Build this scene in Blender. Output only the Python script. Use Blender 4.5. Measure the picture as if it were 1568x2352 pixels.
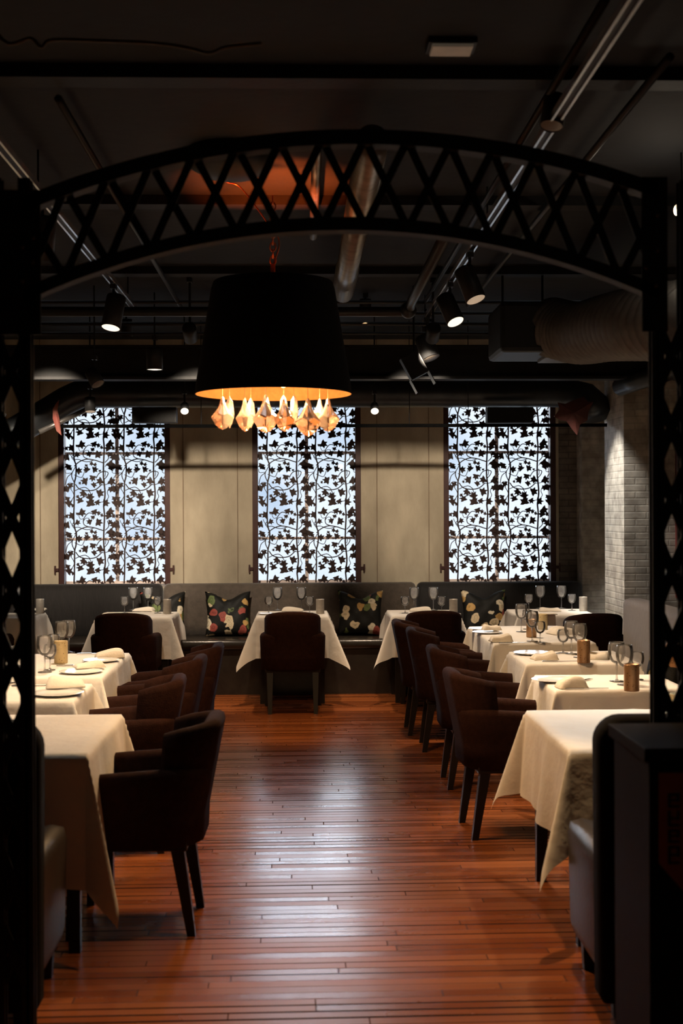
import bpy, bmesh, math, random
from mathutils import Vector, Matrix, Euler
PI = math.pi
R = math.radians
sc = bpy.context.scene
for o in list(bpy.data.objects):
    bpy.data.objects.remove(o)
COL = sc.collection

# ------------------------------------------------------------------ camera
CAM_Z, F = 1.65, 3000.0
YAW, PITCH, ROLL = R(1.79), R(0.076), R(0.25)
cd = bpy.data.cameras.new('camera')
cam = bpy.data.objects.new('camera', cd)
COL.objects.link(cam)
cd.sensor_fit = 'VERTICAL'
cd.sensor_height = 36
cd.sensor_width = 24
cd.lens = F / 2352 * 36
cd.clip_start = 0.05
CM = Matrix.Rotation(-YAW, 4, 'Z') @ Matrix.Rotation(PI / 2 - PITCH, 4, 'X') @ Matrix.Rotation(-ROLL, 4, 'Z')
cam.matrix_world = Matrix.Translation((0, 0, CAM_Z)) @ CM
cd.dof.use_dof = True
cd.dof.focus_distance = 9.0
cd.dof.aperture_fstop = 3.2
sc.camera = cam

# ------------------------------------------------------------------ view + world
sc.view_settings.view_transform = 'Standard'
sc.view_settings.look = 'None'
sc.view_settings.exposure = 0.0
sc.view_settings.gamma = 1.0
sc.view_settings.use_curve_mapping = False
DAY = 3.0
SKY = 20.0            # gain of an unseen bright sky band added for the floor sheen
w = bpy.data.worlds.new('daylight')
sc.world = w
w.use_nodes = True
nt = w.node_tree
nt.nodes.clear()
wo = nt.nodes.new('ShaderNodeOutputWorld')
bg = nt.nodes.new('ShaderNodeBackground')
tc = nt.nodes.new('ShaderNodeTexCoord')
nz = nt.nodes.new('ShaderNodeTexNoise')
nz.inputs['Scale'].default_value = 9
nz.inputs['Detail'].default_value = 3
cr = nt.nodes.new('ShaderNodeValToRGB')
cr.color_ramp.elements[0].position = 0.36
cr.color_ramp.elements[0].color = (0.22, 0.265, 0.325, 1)
cr.color_ramp.elements[1].position = 0.54
cr.color_ramp.elements[1].color = (0.345, 0.37, 0.395, 1)
nt.links.new(tc.outputs['Generated'], nz.inputs['Vector'])
nt.links.new(nz.outputs['Fac'], cr.inputs['Fac'])
nt.links.new(cr.outputs['Color'], bg.inputs['Color'])
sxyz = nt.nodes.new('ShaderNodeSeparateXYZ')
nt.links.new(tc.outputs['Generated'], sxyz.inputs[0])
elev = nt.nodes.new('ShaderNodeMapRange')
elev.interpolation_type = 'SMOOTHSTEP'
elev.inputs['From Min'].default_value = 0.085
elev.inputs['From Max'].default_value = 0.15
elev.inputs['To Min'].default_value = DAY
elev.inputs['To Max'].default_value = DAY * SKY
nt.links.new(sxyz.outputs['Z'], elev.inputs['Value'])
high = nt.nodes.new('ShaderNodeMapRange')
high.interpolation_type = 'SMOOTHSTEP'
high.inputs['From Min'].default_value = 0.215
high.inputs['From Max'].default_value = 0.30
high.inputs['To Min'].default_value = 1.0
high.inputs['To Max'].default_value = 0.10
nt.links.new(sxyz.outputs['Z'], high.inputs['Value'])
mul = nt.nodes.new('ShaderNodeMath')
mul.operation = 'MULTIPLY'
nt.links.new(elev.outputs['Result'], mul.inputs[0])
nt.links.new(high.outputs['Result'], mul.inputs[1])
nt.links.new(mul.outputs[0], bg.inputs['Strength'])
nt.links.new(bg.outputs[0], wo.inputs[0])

WARM = (1.0, 0.74, 0.50)
AMBER = (1.0, 0.14, 0.02)
CANDLE = (1.0, 0.62, 0.30)
SOFT = (1.0, 0.84, 0.66)
P_TABLE, P_WALL, P_FAR, P_BACK = 125.0, 360.0, 200.0, 170.0       # watts of the track heads
P_DOWN = 25.0
P_CHAND = 0.9                                    # watts of each chandelier bulb

def add_light(kind, name, loc, color, energy, parent=None, target=None, size=0.05, angle=60, blend=0.5):
    l = bpy.data.lights.new(name, kind)
    l.color = color
    l.energy = energy
    if kind in ('POINT', 'SPOT'):
        l.shadow_soft_size = size
    if kind == 'SPOT':
        l.spot_size = R(angle)
        l.spot_blend = blend
    if kind == 'AREA':
        l.size = size
    o = bpy.data.objects.new(name, l)
    COL.objects.link(o)
    o.location = loc
    if parent is not None:
        o.parent = parent
    if target is not None:
        o.rotation_euler = Vector(target).to_track_quat('-Z', 'Y').to_euler()
    return o

# ------------------------------------------------------------------ helpers
def ray(x, y):
    v = CM.to_3x3() @ Vector(((x - 784) / F, (1176 - y) / F, -1.0))
    return v
def at(x, y, Y):
    v = ray(x, y)
    t = Y / v.y
    return Vector((v.x * t, Y, CAM_Z + v.z * t))
def at_z(x, y, Z):
    v = ray(x, y)
    t = (Z - CAM_Z) / v.z
    return Vector((v.x * t, v.y * t, Z))

def mat(name, c1, c2=None, scale=12.0, rough=0.6, metal=0.0, bump=0.0, bscale=None, spec=0.5, sheen=0.0, coat=0.0,
        emis=None, estr=0.0, trans=0.0, ior=1.45, detail=4.0, stretch=None, r2=None):
    m = bpy.data.materials.new(name)
    m.use_nodes = True
    t = m.node_tree
    b = t.nodes['Principled BSDF']
    b.inputs['Roughness'].default_value = rough
    b.inputs['Metallic'].default_value = metal
    b.inputs['Specular IOR Level'].default_value = spec
    b.inputs['Sheen Weight'].default_value = sheen
    b.inputs['Coat Weight'].default_value = coat
    b.inputs['Transmission Weight'].default_value = trans
    b.inputs['IOR'].default_value = ior
    if emis:
        b.inputs['Emission Color'].default_value = (*emis, 1)
        b.inputs['Emission Strength'].default_value = estr
    if c2 is None:
        c2 = tuple(v * 0.8 for v in c1)
    tcn = t.nodes.new('ShaderNodeTexCoord')
    vec = tcn.outputs['Object']
    if stretch:
        mp = t.nodes.new('ShaderNodeMapping')
        mp.inputs['Scale'].default_value = stretch
        t.links.new(vec, mp.inputs['Vector'])
        vec = mp.outputs['Vector']
    n = t.nodes.new('ShaderNodeTexNoise')
    n.inputs['Scale'].default_value = scale
    n.inputs['Detail'].default_value = detail
    t.links.new(vec, n.inputs['Vector'])
    r = t.nodes.new('ShaderNodeValToRGB')
    r.color_ramp.elements[0].position = 0.3
    r.color_ramp.elements[1].position = 0.7
    r.color_ramp.elements[0].color = (*c1, 1)
    r.color_ramp.elements[1].color = (*c2, 1)
    t.links.new(n.outputs['Fac'], r.inputs['Fac'])
    t.links.new(r.outputs['Color'], b.inputs['Base Color'])
    if r2 is not None:
        mr = t.nodes.new('ShaderNodeMapRange')
        mr.inputs['To Min'].default_value = rough
        mr.inputs['To Max'].default_value = r2
        t.links.new(n.outputs['Fac'], mr.inputs['Value'])
        t.links.new(mr.outputs['Result'], b.inputs['Roughness'])
    if bump:
        n2 = t.nodes.new('ShaderNodeTexNoise')
        n2.inputs['Scale'].default_value = bscale or scale * 6
        n2.inputs['Detail'].default_value = 3
        t.links.new(vec, n2.inputs['Vector'])
        bp = t.nodes.new('ShaderNodeBump')
        bp.inputs['Strength'].default_value = bump
        bp.inputs['Distance'].default_value = 0.01
        t.links.new(n2.outputs['Fac'], bp.inputs['Height'])
        t.links.new(bp.outputs['Normal'], b.inputs['Normal'])
    return m

def link(name, bm, m, parent=None, smooth=False, loc=None, rot=None):
    bmesh.ops.recalc_face_normals(bm, faces=bm.faces)
    me = bpy.data.meshes.new(name)
    bm.to_mesh(me)
    bm.free()
    if smooth:
        for p in me.polygons:
            p.use_smooth = True
    ms = m if isinstance(m, (list, tuple)) else [m]
    for k in ms:
        me.materials.append(k)
    o = bpy.data.objects.new(name, me)
    COL.objects.link(o)
    if parent is not None:
        o.parent = parent
    if loc is not None:
        o.location = loc
    if rot is not None:
        o.rotation_euler = rot
    return o

def tag(o, label, cat, group=None, kind=None):
    o['label'] = label
    o['category'] = cat
    if group:
        o['group'] = group
    if kind:
        o['kind'] = kind
    return o

def thing(name, label, cat, loc=(0, 0, 0), rz=0.0, group=None, kind=None):
    o = bpy.data.objects.new(name, None)
    COL.objects.link(o)
    o.empty_display_size = 0.1
    o.location = loc
    o.rotation_euler = (0, 0, rz)
    return tag(o, label, cat, group, kind)

def dup(root, loc, rz=0.0, label=None, group=None):
    r = root.copy()
    COL.objects.link(r)
    r.location = loc
    r.rotation_euler = (0, 0, rz)
    if label:
        r['label'] = label
    if group:
        r['group'] = group
    for ch in list(root.children):
        c = ch.copy()
        COL.objects.link(c)
        c.parent = r
        for g in list(ch.children):
            d = g.copy()
            COL.objects.link(d)
            d.parent = c
    return r

def box(bm, x0, x1, y0, y1, z0, z1, bev=0.0, M=None):
    g = bmesh.ops.create_cube(bm, size=1.0)
    vs = g['verts']
    bmesh.ops.scale(bm, vec=(x1 - x0, y1 - y0, z1 - z0), verts=vs)
    bmesh.ops.translate(bm, vec=((x0 + x1) / 2, (y0 + y1) / 2, (z0 + z1) / 2), verts=vs)
    if bev:
        es = list({e for v in vs for e in v.link_edges})
        r = bmesh.ops.bevel(bm, geom=es, offset=bev, segments=2, affect='EDGES', profile=0.6)
        vs = list({v for f in r['faces'] for v in f.verts} | {v for v in vs if v.is_valid})
    if M is not None:
        bmesh.ops.transform(bm, matrix=M, verts=vs)
    return vs

def bar(bm, a, b, w, d, up=(0, 1, 0)):
    a, b = Vector(a), Vector(b)
    z = (b - a)
    L = z.length
    z.normalize()
    y = Vector(up)
    x = y.cross(z)
    if x.length < 1e-5:
        x = Vector((1, 0, 0)).cross(z)
    x.normalize()
    y = z.cross(x)
    M = Matrix(((x.x, y.x, z.x, 0), (x.y, y.y, z.y, 0), (x.z, y.z, z.z, 0), (0, 0, 0, 1)))
    M = Matrix.Translation((a + b) / 2) @ M
    return box(bm, -w / 2, w / 2, -d / 2, d / 2, -L / 2, L / 2, M=M)

def tube(bm, pts, r, n=10, caps=True):
    pts = [Vector(p) for p in pts]
    rings = []
    rs = r if isinstance(r, (list, tuple)) else [r] * len(pts)
    prev = None
    for i, p in enumerate(pts):
        if i == 0:
            t = pts[1] - p
        elif i == len(pts) - 1:
            t = p - pts[-2]
        else:
            t = (pts[i + 1] - p).normalized() + (p - pts[i - 1]).normalized()
        t.normalize()
        if prev is None:
            a = Vector((0, 0, 1)) if abs(t.z) < 0.9 else Vector((1, 0, 0))
            x = a.cross(t).normalized()
        else:
            x = (prev - t * prev.dot(t)).normalized()
        prev = x
        y = t.cross(x)
        rings.append([bm.verts.new(p + (x * math.cos(2 * PI * k / n) + y * math.sin(2 * PI * k / n)) * rs[i]) for k in range(n)])
    for a, b in zip(rings, rings[1:]):
        for k in range(n):
            bm.faces.new((a[k], a[(k + 1) % n], b[(k + 1) % n], b[k]))
    if caps:
        bm.faces.new(rings[0][::-1])
        bm.faces.new(rings[-1])

def lathe(bm, prof, n=24, cap_bottom=False, cap_top=False, M=None):
    rings = []
    for r, z in prof:
        rings.append([bm.verts.new((r * math.cos(2 * PI * k / n), r * math.sin(2 * PI * k / n), z)) for k in range(n)])
    for a, b in zip(rings, rings[1:]):
        for k in range(n):
            bm.faces.new((a[k], a[(k + 1) % n], b[(k + 1) % n], b[k]))
    if cap_bottom:
        bm.faces.new(rings[0][::-1])
    if cap_top:
        bm.faces.new(rings[-1])
    if M is not None:
        bmesh.ops.transform(bm, matrix=M, verts=[v for q in rings for v in q])

def aim(d):
    return Vector(d).to_track_quat('Z', 'Y').to_matrix().to_4x4()

def catmull(pts, n=6):
    pts = [Vector(p) for p in pts]
    P = [pts[0] * 2 - pts[1]] + pts + [pts[-1] * 2 - pts[-2]]
    out = []
    for i in range(1, len(P) - 2):
        for k in range(n):
            t = k / n
            a, b, c, d = P[i - 1], P[i], P[i + 1], P[i + 2]
            out.append(0.5 * ((2 * b) + (c - a) * t + (2 * a - 5 * b + 4 * c - d) * t * t + (3 * b - a - 3 * c + d) * t ** 3))
    out.append(pts[-1])
    return out

# ------------------------------------------------------------------ materials
M = {}
M['iron'] = mat('blackened_iron', (0.006, 0.006, 0.006), (0.010, 0.009, 0.008), 30, 0.55, 0.0, 0.2, spec=0.25)
M['matt'] = mat('dead_matt_black', (0.003, 0.003, 0.003), (0.002, 0.002, 0.002), 30, 0.9, spec=0.02)
M['rivet'] = mat('worn_rivet_steel', (0.20, 0.16, 0.12), (0.10, 0.08, 0.06), 60, 0.4, 0.6)
M['ceiling'] = mat('charcoal_ceiling_paint', (0.0085, 0.011, 0.014), (0.006, 0.008, 0.010), 3, 0.8, 0, 0.2, 14)
M['beam'] = mat('dark_beam_paint', (0.012, 0.012, 0.012), (0.018, 0.017, 0.016), 8, 0.6, 0, 0.1, spec=0.2)
M['pipe'] = mat('dark_pipe_paint', (0.014, 0.014, 0.015), (0.02, 0.02, 0.02), 20, 0.4, 0.0, spec=0.4)
M['duct'] = mat('dark_galvanised_duct', (0.05, 0.055, 0.06), (0.035, 0.04, 0.045), 10, 0.36, 0.55)
M['silver'] = mat('bare_galvanised_duct', (0.30, 0.28, 0.26), (0.20, 0.19, 0.18), 14, 0.32, 0.75)
M['flex'] = mat('grey_flexible_duct', (0.13, 0.122, 0.115), (0.085, 0.08, 0.076), 18, 0.5, 0.25)
M['rail'] = mat('satin_track_rail', (0.70, 0.72, 0.76), (0.55, 0.57, 0.60), 20, 0.22, 0.8)
M['can'] = mat('matt_black_can', (0.010, 0.010, 0.010), (0.014, 0.014, 0.014), 30, 0.5, 0, spec=0.3)
M['lens'] = mat('lit_lens', (0.9, 0.8, 0.65), (0.9, 0.8, 0.65), 5, 0.4, emis=(1.0, 0.88, 0.70), estr=1.3)
M['lens_dim'] = mat('dim_lens', (0.5, 0.42, 0.34), (0.5, 0.42, 0.34), 5, 0.4, emis=(1.0, 0.74, 0.50), estr=0.35)
M['lens_off'] = mat('unlit_lens', (0.16, 0.13, 0.10), (0.12, 0.10, 0.08), 5, 0.4)
M['bulb'] = mat('glowing_bulb', (1, 0.9, 0.7), (1, 0.9, 0.7), 5, 0.4, emis=(1.0, 0.80, 0.50), estr=3.0)
M['chair'] = mat('brown_velvet', (0.030, 0.0118, 0.0082), (0.020, 0.0078, 0.0056), 40, 0.9, 0, 0.25, 160, spec=0.08, sheen=0.0)
M['darkchair'] = mat('near_black_upholstery', (0.006, 0.005, 0.0045), (0.005, 0.004, 0.004), 40, 0.9, 0, 0.2, 160, spec=0.08)
M['arm_leather'] = mat('worn_taupe_leather', (0.038, 0.028, 0.021), (0.028, 0.02, 0.016), 18, 0.42, 0, 0.15, 60, spec=0.45)
M['leg'] = mat('ebonised_wood', (0.010, 0.008, 0.007), (0.014, 0.011, 0.009), 20, 0.4, 0, spec=0.35, stretch=(4, 4, 0.6))
M['cloth'] = mat('cream_table_linen', (0.82, 0.785, 0.725), (0.78, 0.74, 0.675), 6, 0.85, 0, 0.5, 13, spec=0.15, sheen=0.1)
M['napkin'] = mat('ivory_napkin_linen', (0.82, 0.76, 0.66), (0.78, 0.71, 0.60), 20, 0.85, 0, 0.3, 60, spec=0.15)
M['china'] = mat('white_china', (0.85, 0.84, 0.82), (0.82, 0.81, 0.79), 5, 0.12, 0, spec=0.6)
M['steel'] = mat('polished_cutlery_steel', (0.60, 0.58, 0.55), (0.5, 0.48, 0.46), 9, 0.18, 1.0)
M['pewter'] = mat('pale_pewter', (0.50, 0.46, 0.40), (0.42, 0.38, 0.33), 40, 0.42, 0.35, 0.2, 90)
M['banq_mid'] = mat('brown_banquette_velvet', (0.10, 0.078, 0.060), (0.07, 0.054, 0.042), 22, 0.75, 0, 0.4, 70, spec=0.25, sheen=0.3)
M['banq_side'] = mat('charcoal_banquette_velvet', (0.016, 0.0135, 0.0125), (0.010, 0.0085, 0.008), 14, 0.7, 0, 0.3, 60, spec=0.25, sheen=0.15, stretch=(6, 1, 0.7))
M['banq_grey'] = mat('striped_grey_velvet', (0.20, 0.17, 0.15), (0.13, 0.11, 0.10), 26, 0.75, 0, 0.4, 50, spec=0.2, sheen=0.3, stretch=(5, 5, 0.5))
M['seat_leather'] = mat('dark_bench_leather', (0.030, 0.025, 0.020), (0.022, 0.018, 0.015), 12, 0.24, 0, 0.1, 50, spec=0.5)
M['plaster'] = mat('aged_beige_plaster', (0.31, 0.26, 0.185), (0.50, 0.425, 0.31), 3.2, 0.8, 0, 0.3, 30, spec=0.2, detail=9, stretch=(1.2, 1.2, .5))
M['groove'] = mat('stained_panel_joint', (0.16, 0.11, 0.07), (0.24, 0.18, 0.12), 5, 0.8)
M['frame'] = mat('oxblood_painted_frame', (0.055, 0.018, 0.013), (0.035, 0.011, 0.009), 10, 0.5, 0, 0.1, spec=0.35)
M['reveal'] = mat('grey_plaster_reveal', (0.30, 0.27, 0.24), (0.24, 0.21, 0.185), 6, 0.8, 0, 0.2, 30)
M['sash'] = mat('pale_painted_sash', (0.75, 0.62, 0.56), (0.68, 0.56, 0.5), 8, 0.5)
M['ivy'] = mat('laser_cut_brown_steel', (0.030, 0.012, 0.009), (0.020, 0.009, 0.007), 20, 0.55, 0, spec=0.3)
M['red'] = mat('rust_red_fabric', (0.075, 0.014, 0.006), (0.05, 0.009, 0.004), 10, 0.8, 0, 0.2, 40)
M['pink'] = mat('faded_rose_fabric', (0.36, 0.14, 0.10), (0.26, 0.06, 0.05), 5, 0.8, 0, 0.2, 40)
M['redpaint'] = mat('dark_red_paint', (0.12, 0.016, 0.014), (0.09, 0.012, 0.01), 8, 0.5)
M['wood'] = mat('dark_stained_oak', (0.006, 0.004, 0.003), (0.011, 0.007, 0.005), 8, 0.6, 0, 0.1, 60, spec=0.06, stretch=(1, 8, 8))
M['banner'] = mat('terracotta_canvas', (0.34, 0.085, 0.035), (0.26, 0.065, 0.028), 14, 0.9, 0, 0.3, 120, spec=0.1)
M['ink'] = mat('dark_print', (0.02, 0.015, 0.02), (0.03, 0.02, 0.02), 20, 0.8, 0, spec=0.1)
M['shade'] = mat('black_drum_fabric', (0.006, 0.006, 0.006), (0.009, 0.008, 0.008), 60, 0.8, 0, 0.15, 200, spec=0.15)
M['gold'] = mat('gold_leaf_lining', (0.72, 0.36, 0.10), (0.60, 0.28, 0.07), 24, 0.6, 0.2, 0.3, 40)
M['copper'] = mat('copper_chain', (0.55, 0.20, 0.09), (0.40, 0.13, 0.06), 30, 0.35, 0.9)
M['cable'] = mat('tan_cable', (0.10, 0.068, 0.038), (0.07, 0.045, 0.025), 30, 0.5)
M['fixture'] = mat('pale_fixture_diffuser', (0.55, 0.46, 0.36), (0.45, 0.37, 0.29), 12, 0.5, emis=(1, 0.8, 0.55), estr=0.035)
M['leaf_green'] = mat('plant_leaf', (0.05, 0.09, 0.03), (0.03, 0.06, 0.02), 12, 0.5)

def glass_mat(name, color, rough=0.0, ior=1.45, mixt=0.0):
    m = bpy.data.materials.new(name)
    m.use_nodes = True
    t = m.node_tree
    t.nodes.clear()
    o = t.nodes.new('ShaderNodeOutputMaterial')
    fr = t.nodes.new('ShaderNodeFresnel')
    fr.inputs['IOR'].default_value = ior
    n = t.nodes.new('ShaderNodeTexNoise')
    n.inputs['Scale'].default_value = 30
    rmp = t.nodes.new('ShaderNodeMapRange')
    rmp.inputs['To Min'].default_value = max(rough - 0.01, 0.0)
    rmp.inputs['To Max'].default_value = rough + 0.02
    t.links.new(n.outputs['Fac'], rmp.inputs['Value'])
    tr = t.nodes.new('ShaderNodeBsdfTransparent')
    tr.inputs['Color'].default_value = (*color, 1)
    gl = t.nodes.new('ShaderNodeBsdfGlossy')
    t.links.new(rmp.outputs['Result'], gl.inputs['Roughness'])
    mx = t.nodes.new('ShaderNodeMixShader')
    if mixt:
        df = t.nodes.new('ShaderNodeBsdfDiffuse')
        df.inputs['Color'].default_value = (.9, .9, .9, 1)
        m0 = t.nodes.new('ShaderNodeMixShader')
        m0.inputs['Fac'].default_value = mixt
        t.links.new(tr.outputs[0], m0.inputs[1])
        t.links.new(df.outputs[0], m0.inputs[2])
        tr = m0
    t.links.new(fr.outputs['Fac'], mx.inputs['Fac'])
    t.links.new(tr.outputs[0], mx.inputs[1])
    t.links.new(gl.outputs[0], mx.inputs[2])
    t.links.new(mx.outputs[0], o.inputs['Surface'])
    return m
M['pane'] = glass_mat('clear_window_glass', (0.96, 0.98, 1.0))
M['glass'] = glass_mat('thin_stemware_glass', (0.985, 0.985, 0.985), 0.03, 1.5, .10)
M['crystal'] = mat('amber_crystal', (1.0, 0.80, 0.66), (1.0, 0.72, 0.56), 8, 0.06, 0, trans=0.85, ior=1.32, spec=0.8)

def brick_mat(name, c1, c2, mortar, rough=0.8):
    m = mat(name, c1, c2, 6, rough, 0)
    t = m.node_tree
    b = t.nodes['Principled BSDF']
    tcn = t.nodes.new('ShaderNodeTexCoord')
    sx = t.nodes.new('ShaderNodeSeparateXYZ')
    t.links.new(tcn.outputs['Object'], sx.inputs[0])
    ad = t.nodes.new('ShaderNodeMath')
    t.links.new(sx.outputs['X'], ad.inputs[0])
    t.links.new(sx.outputs['Y'], ad.inputs[1])
    cx = t.nodes.new('ShaderNodeCombineXYZ')
    t.links.new(ad.outputs[0], cx.inputs['X'])
    t.links.new(sx.outputs['Z'], cx.inputs['Y'])
    bt = t.nodes.new('ShaderNodeTexBrick')
    bt.inputs['Scale'].default_value = 1.0
    bt.inputs['Brick Width'].default_value = 0.19
    bt.inputs['Row Height'].default_value = 0.058
    bt.inputs['Mortar Size'].default_value = 0.007
    bt.inputs['Mortar Smooth'].default_value = 0.4
    bt.inputs['Color1'].default_value = (*c1, 1)
    bt.inputs['Color2'].default_value = (*c2, 1)
    bt.inputs['Mortar'].default_value = (*mortar, 1)
    t.links.new(cx.outputs[0], bt.inputs['Vector'])
    n = t.nodes.new('ShaderNodeTexNoise')
    n.inputs['Scale'].default_value = 9
    n.inputs['Detail'].default_value = 6
    t.links.new(tcn.outputs['Object'], n.inputs['Vector'])
    mx = t.nodes.new('ShaderNodeMix')
    mx.data_type = 'RGBA'
    mx.blend_type = 'MULTIPLY'
    mx.inputs['Factor'].default_value = 0.75
    rr = t.nodes.new('ShaderNodeValToRGB')
    rr.color_ramp.elements[0].position = 0.35
    rr.color_ramp.elements[0].color = (0.4, 0.38, 0.36, 1)
    rr.color_ramp.elements[1].position = 0.65
    t.links.new(n.outputs['Fac'], rr.inputs['Fac'])
    t.links.new(bt.outputs['Color'], mx.inputs['A'])
    t.links.new(rr.outputs['Color'], mx.inputs['B'])
    t.links.new(mx.outputs['Result'], b.inputs['Base Color'])
    bp = t.nodes.new('ShaderNodeBump')
    bp.inputs['Strength'].default_value = 0.35
    bp.inputs['Distance'].default_value = 0.01
    t.links.new(bt.outputs['Fac'], bp.inputs['Height'])
    bp.invert = True
    t.links.new(bp.outputs['Normal'], b.inputs['Normal'])
    return m
M['brick'] = brick_mat('painted_grey_brick', (0.55, 0.50, 0.42), (0.48, 0.43, 0.36), (0.46, 0.42, 0.35))
M['brick_dark'] = brick_mat('brown_grey_brick', (0.22, 0.18, 0.14), (0.17, 0.14, 0.11), (0.12, 0.10, 0.08))

def floor_mat():
    m = bpy.data.materials.new('worn_strip_floor')
    m.use_nodes = True
    t = m.node_tree
    b = t.nodes['Principled BSDF']
    def N(k):
        return t.nodes.new(k)
    def math_(op, a, bb=None):
        n = N('ShaderNodeMath')
        n.operation = op
        for i, v in enumerate((a, bb)):
            if v is None:
                continue
            if isinstance(v, (int, float)):
                n.inputs[i].default_value = v
            else:
                t.links.new(v, n.inputs[i])
        return n.outputs[0]
    tcn = N('ShaderNodeTexCoord')
    vr = N('ShaderNodeVectorRotate')
    vr.rotation_type = 'Z_AXIS'
    vr.inputs['Angle'].default_value = R(-0.7)
    t.links.new(tcn.outputs['Object'], vr.inputs['Vector'])
    s = N('ShaderNodeSeparateXYZ')
    t.links.new(vr.outputs[0], s.inputs[0])
    W = 0.058
    yy = math_('DIVIDE', s.outputs['Y'], W)
    row = math_('FLOOR', yy)
    fy = math_('FRACT', yy)
    wn = N('ShaderNodeTexWhiteNoise')
    wn.noise_dimensions = '1D'
    t.links.new(row, wn.inputs['W'])
    u = math_('ADD', math_('DIVIDE', s.outputs['X'], 1.25), math_('MULTIPLY', wn.outputs['Value'], 13.7))
    fu = math_('FRACT', u)
    pid = math_('ADD', math_('FLOOR', u), math_('MULTIPLY', row, 31.0))
    wp = N('ShaderNodeTexWhiteNoise')
    wp.noise_dimensions = '1D'
    t.links.new(pid, wp.inputs['W'])
    # grain
    mp = N('ShaderNodeMapping')
    mp.inputs['Scale'].default_value = (1.5, 45, 1)
    t.links.new(vr.outputs[0], mp.inputs['Vector'])
    gr = N('ShaderNodeTexNoise')
    gr.inputs['Scale'].default_value = 2.0
    gr.inputs['Detail'].default_value = 5
    t.links.new(mp.outputs[0], gr.inputs['Vector'])
    wear = N('ShaderNodeTexNoise')
    wear.inputs['Scale'].default_value = 2.2
    wear.inputs['Detail'].default_value = 6
    t.links.new(tcn.outputs['Object'], wear.inputs['Vector'])
    fac = math_('ADD', math_('MULTIPLY', wp.outputs['Value'], 0.35), math_('ADD', math_('MULTIPLY', gr.outputs['Fac'], 0.35), math_('MULTIPLY', wear.outputs['Fac'], 0.4)))
    rr = N('ShaderNodeValToRGB')
    rr.color_ramp.elements[0].position = 0.25
    rr.color_ramp.elements[0].color = (0.15, 0.034, 0.008, 1)
    rr.color_ramp.elements[1].position = 0.85
    rr.color_ramp.elements[1].color = (0.36, 0.105, 0.025, 1)
    t.links.new(fac, rr.inputs['Fac'])
    # gaps: depth differs from row to row, broken up along the row
    wg = N('ShaderNodeTexWhiteNoise')
    wg.noise_dimensions = '1D'
    t.links.new(math_('ADD', row, 0.37), wg.inputs['W'])
    mp2 = N('ShaderNodeMapping')
    mp2.inputs['Scale'].default_value = (1.1, 17.24, 1)
    t.links.new(vr.outputs[0], mp2.inputs['Vector'])
    gn = N('ShaderNodeTexNoise')
    gn.inputs['Scale'].default_value = 1.0
    gn.inputs['Detail'].default_value = 2
    t.links.new(mp2.outputs[0], gn.inputs['Vector'])
    amt = math_('MULTIPLY', math_('POWER', wg.outputs['Value'], 2.0), math_('ADD', gn.outputs['Fac'], 0.45))
    gw = math_('ADD', math_('MULTIPLY', amt, 0.18), 0.07)
    g1 = math_('LESS_THAN', fy, gw)
    g2 = math_('LESS_THAN', fu, 0.004)
    gap = math_('MAXIMUM', math_('MULTIPLY', g1, math_('ADD', math_('MULTIPLY', amt, 0.9), 0.5)), math_('MULTIPLY', g2, 0.8))
    gap = math_('MINIMUM', gap, 0.95)
    mx = N('ShaderNodeMix')
    mx.data_type = 'RGBA'
    t.links.new(gap, mx.inputs['Factor'])
    t.links.new(rr.outputs['Color'], mx.inputs['A'])
    mx.inputs['B'].default_value = (0.012, 0.006, 0.004, 1)
    t.links.new(mx.outputs['Result'], b.inputs['Base Color'])
    mr = N('ShaderNodeMapRange')
    mr.inputs['To Min'].default_value = 0.19
    mr.inputs['To Max'].default_value = 0.30
    t.links.new(wear.outputs['Fac'], mr.inputs['Value'])
    t.links.new(mr.outputs[0], b.inputs['Roughness'])
    t.links.new(math_('MULTIPLY', math_('SUBTRACT', 1.0, gap), 0.5), b.inputs['Specular IOR Level'])
    rg = math_('ADD', mr.outputs[0], math_('ADD', math_('MULTIPLY', wp.outputs['Value'], 0.07), math_('MULTIPLY', gap, 0.5)))
    t.links.new(rg, b.inputs['Roughness'])
    tilt = math_('MULTIPLY', fy, math_('MULTIPLY', math_('SUBTRACT', wp.outputs['Value'], 0.5), 1.6))
    hh = math_('SUBTRACT', math_('ADD', tilt, math_('MULTIPLY', wp.outputs['Value'], 0.25)), gap)
    bp = N('ShaderNodeBump')
    bp.inputs['Strength'].default_value = 0.5
    bp.inputs['Distance'].default_value = 0.003
    t.links.new(hh, bp.inputs['Height'])
    t.links.new(bp.outputs['Normal'], b.inputs['Normal'])
    return m
M['floor'] = floor_mat()

def holes_mat(name, c1, c2, rough, metal, glow=0.0):
    m = mat(name, c1, c2, 25, rough, metal)
    t = m.node_tree
    b = t.nodes['Principled BSDF']
    tcn = t.nodes.new('ShaderNodeTexCoord')
    v = t.nodes.new('ShaderNodeTexVoronoi')
    v.inputs['Scale'].default_value = 70
    t.links.new(tcn.outputs['Object'], v.inputs['Vector'])
    lt = t.nodes.new('ShaderNodeMath')
    lt.operation = 'LESS_THAN'
    lt.inputs[1].default_value = 0.16
    t.links.new(v.outputs['Distance'], lt.inputs[0])
    src = b.inputs['Base Color'].links[0].from_socket
    mx = t.nodes.new('ShaderNodeMix')
    mx.data_type = 'RGBA'
    t.links.new(lt.outputs[0], mx.inputs['Factor'])
    t.links.new(src, mx.inputs['A'])
    mx.inputs['B'].default_value = (0.03, 0.015, 0.008, 1)
    t.links.new(mx.outputs['Result'], b.inputs['Base Color'])
    return m
M['candle_bronze'] = holes_mat('pierced_bronze', (0.42, 0.25, 0.13), (0.34, 0.19, 0.09), 0.38, 0.6)
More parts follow.
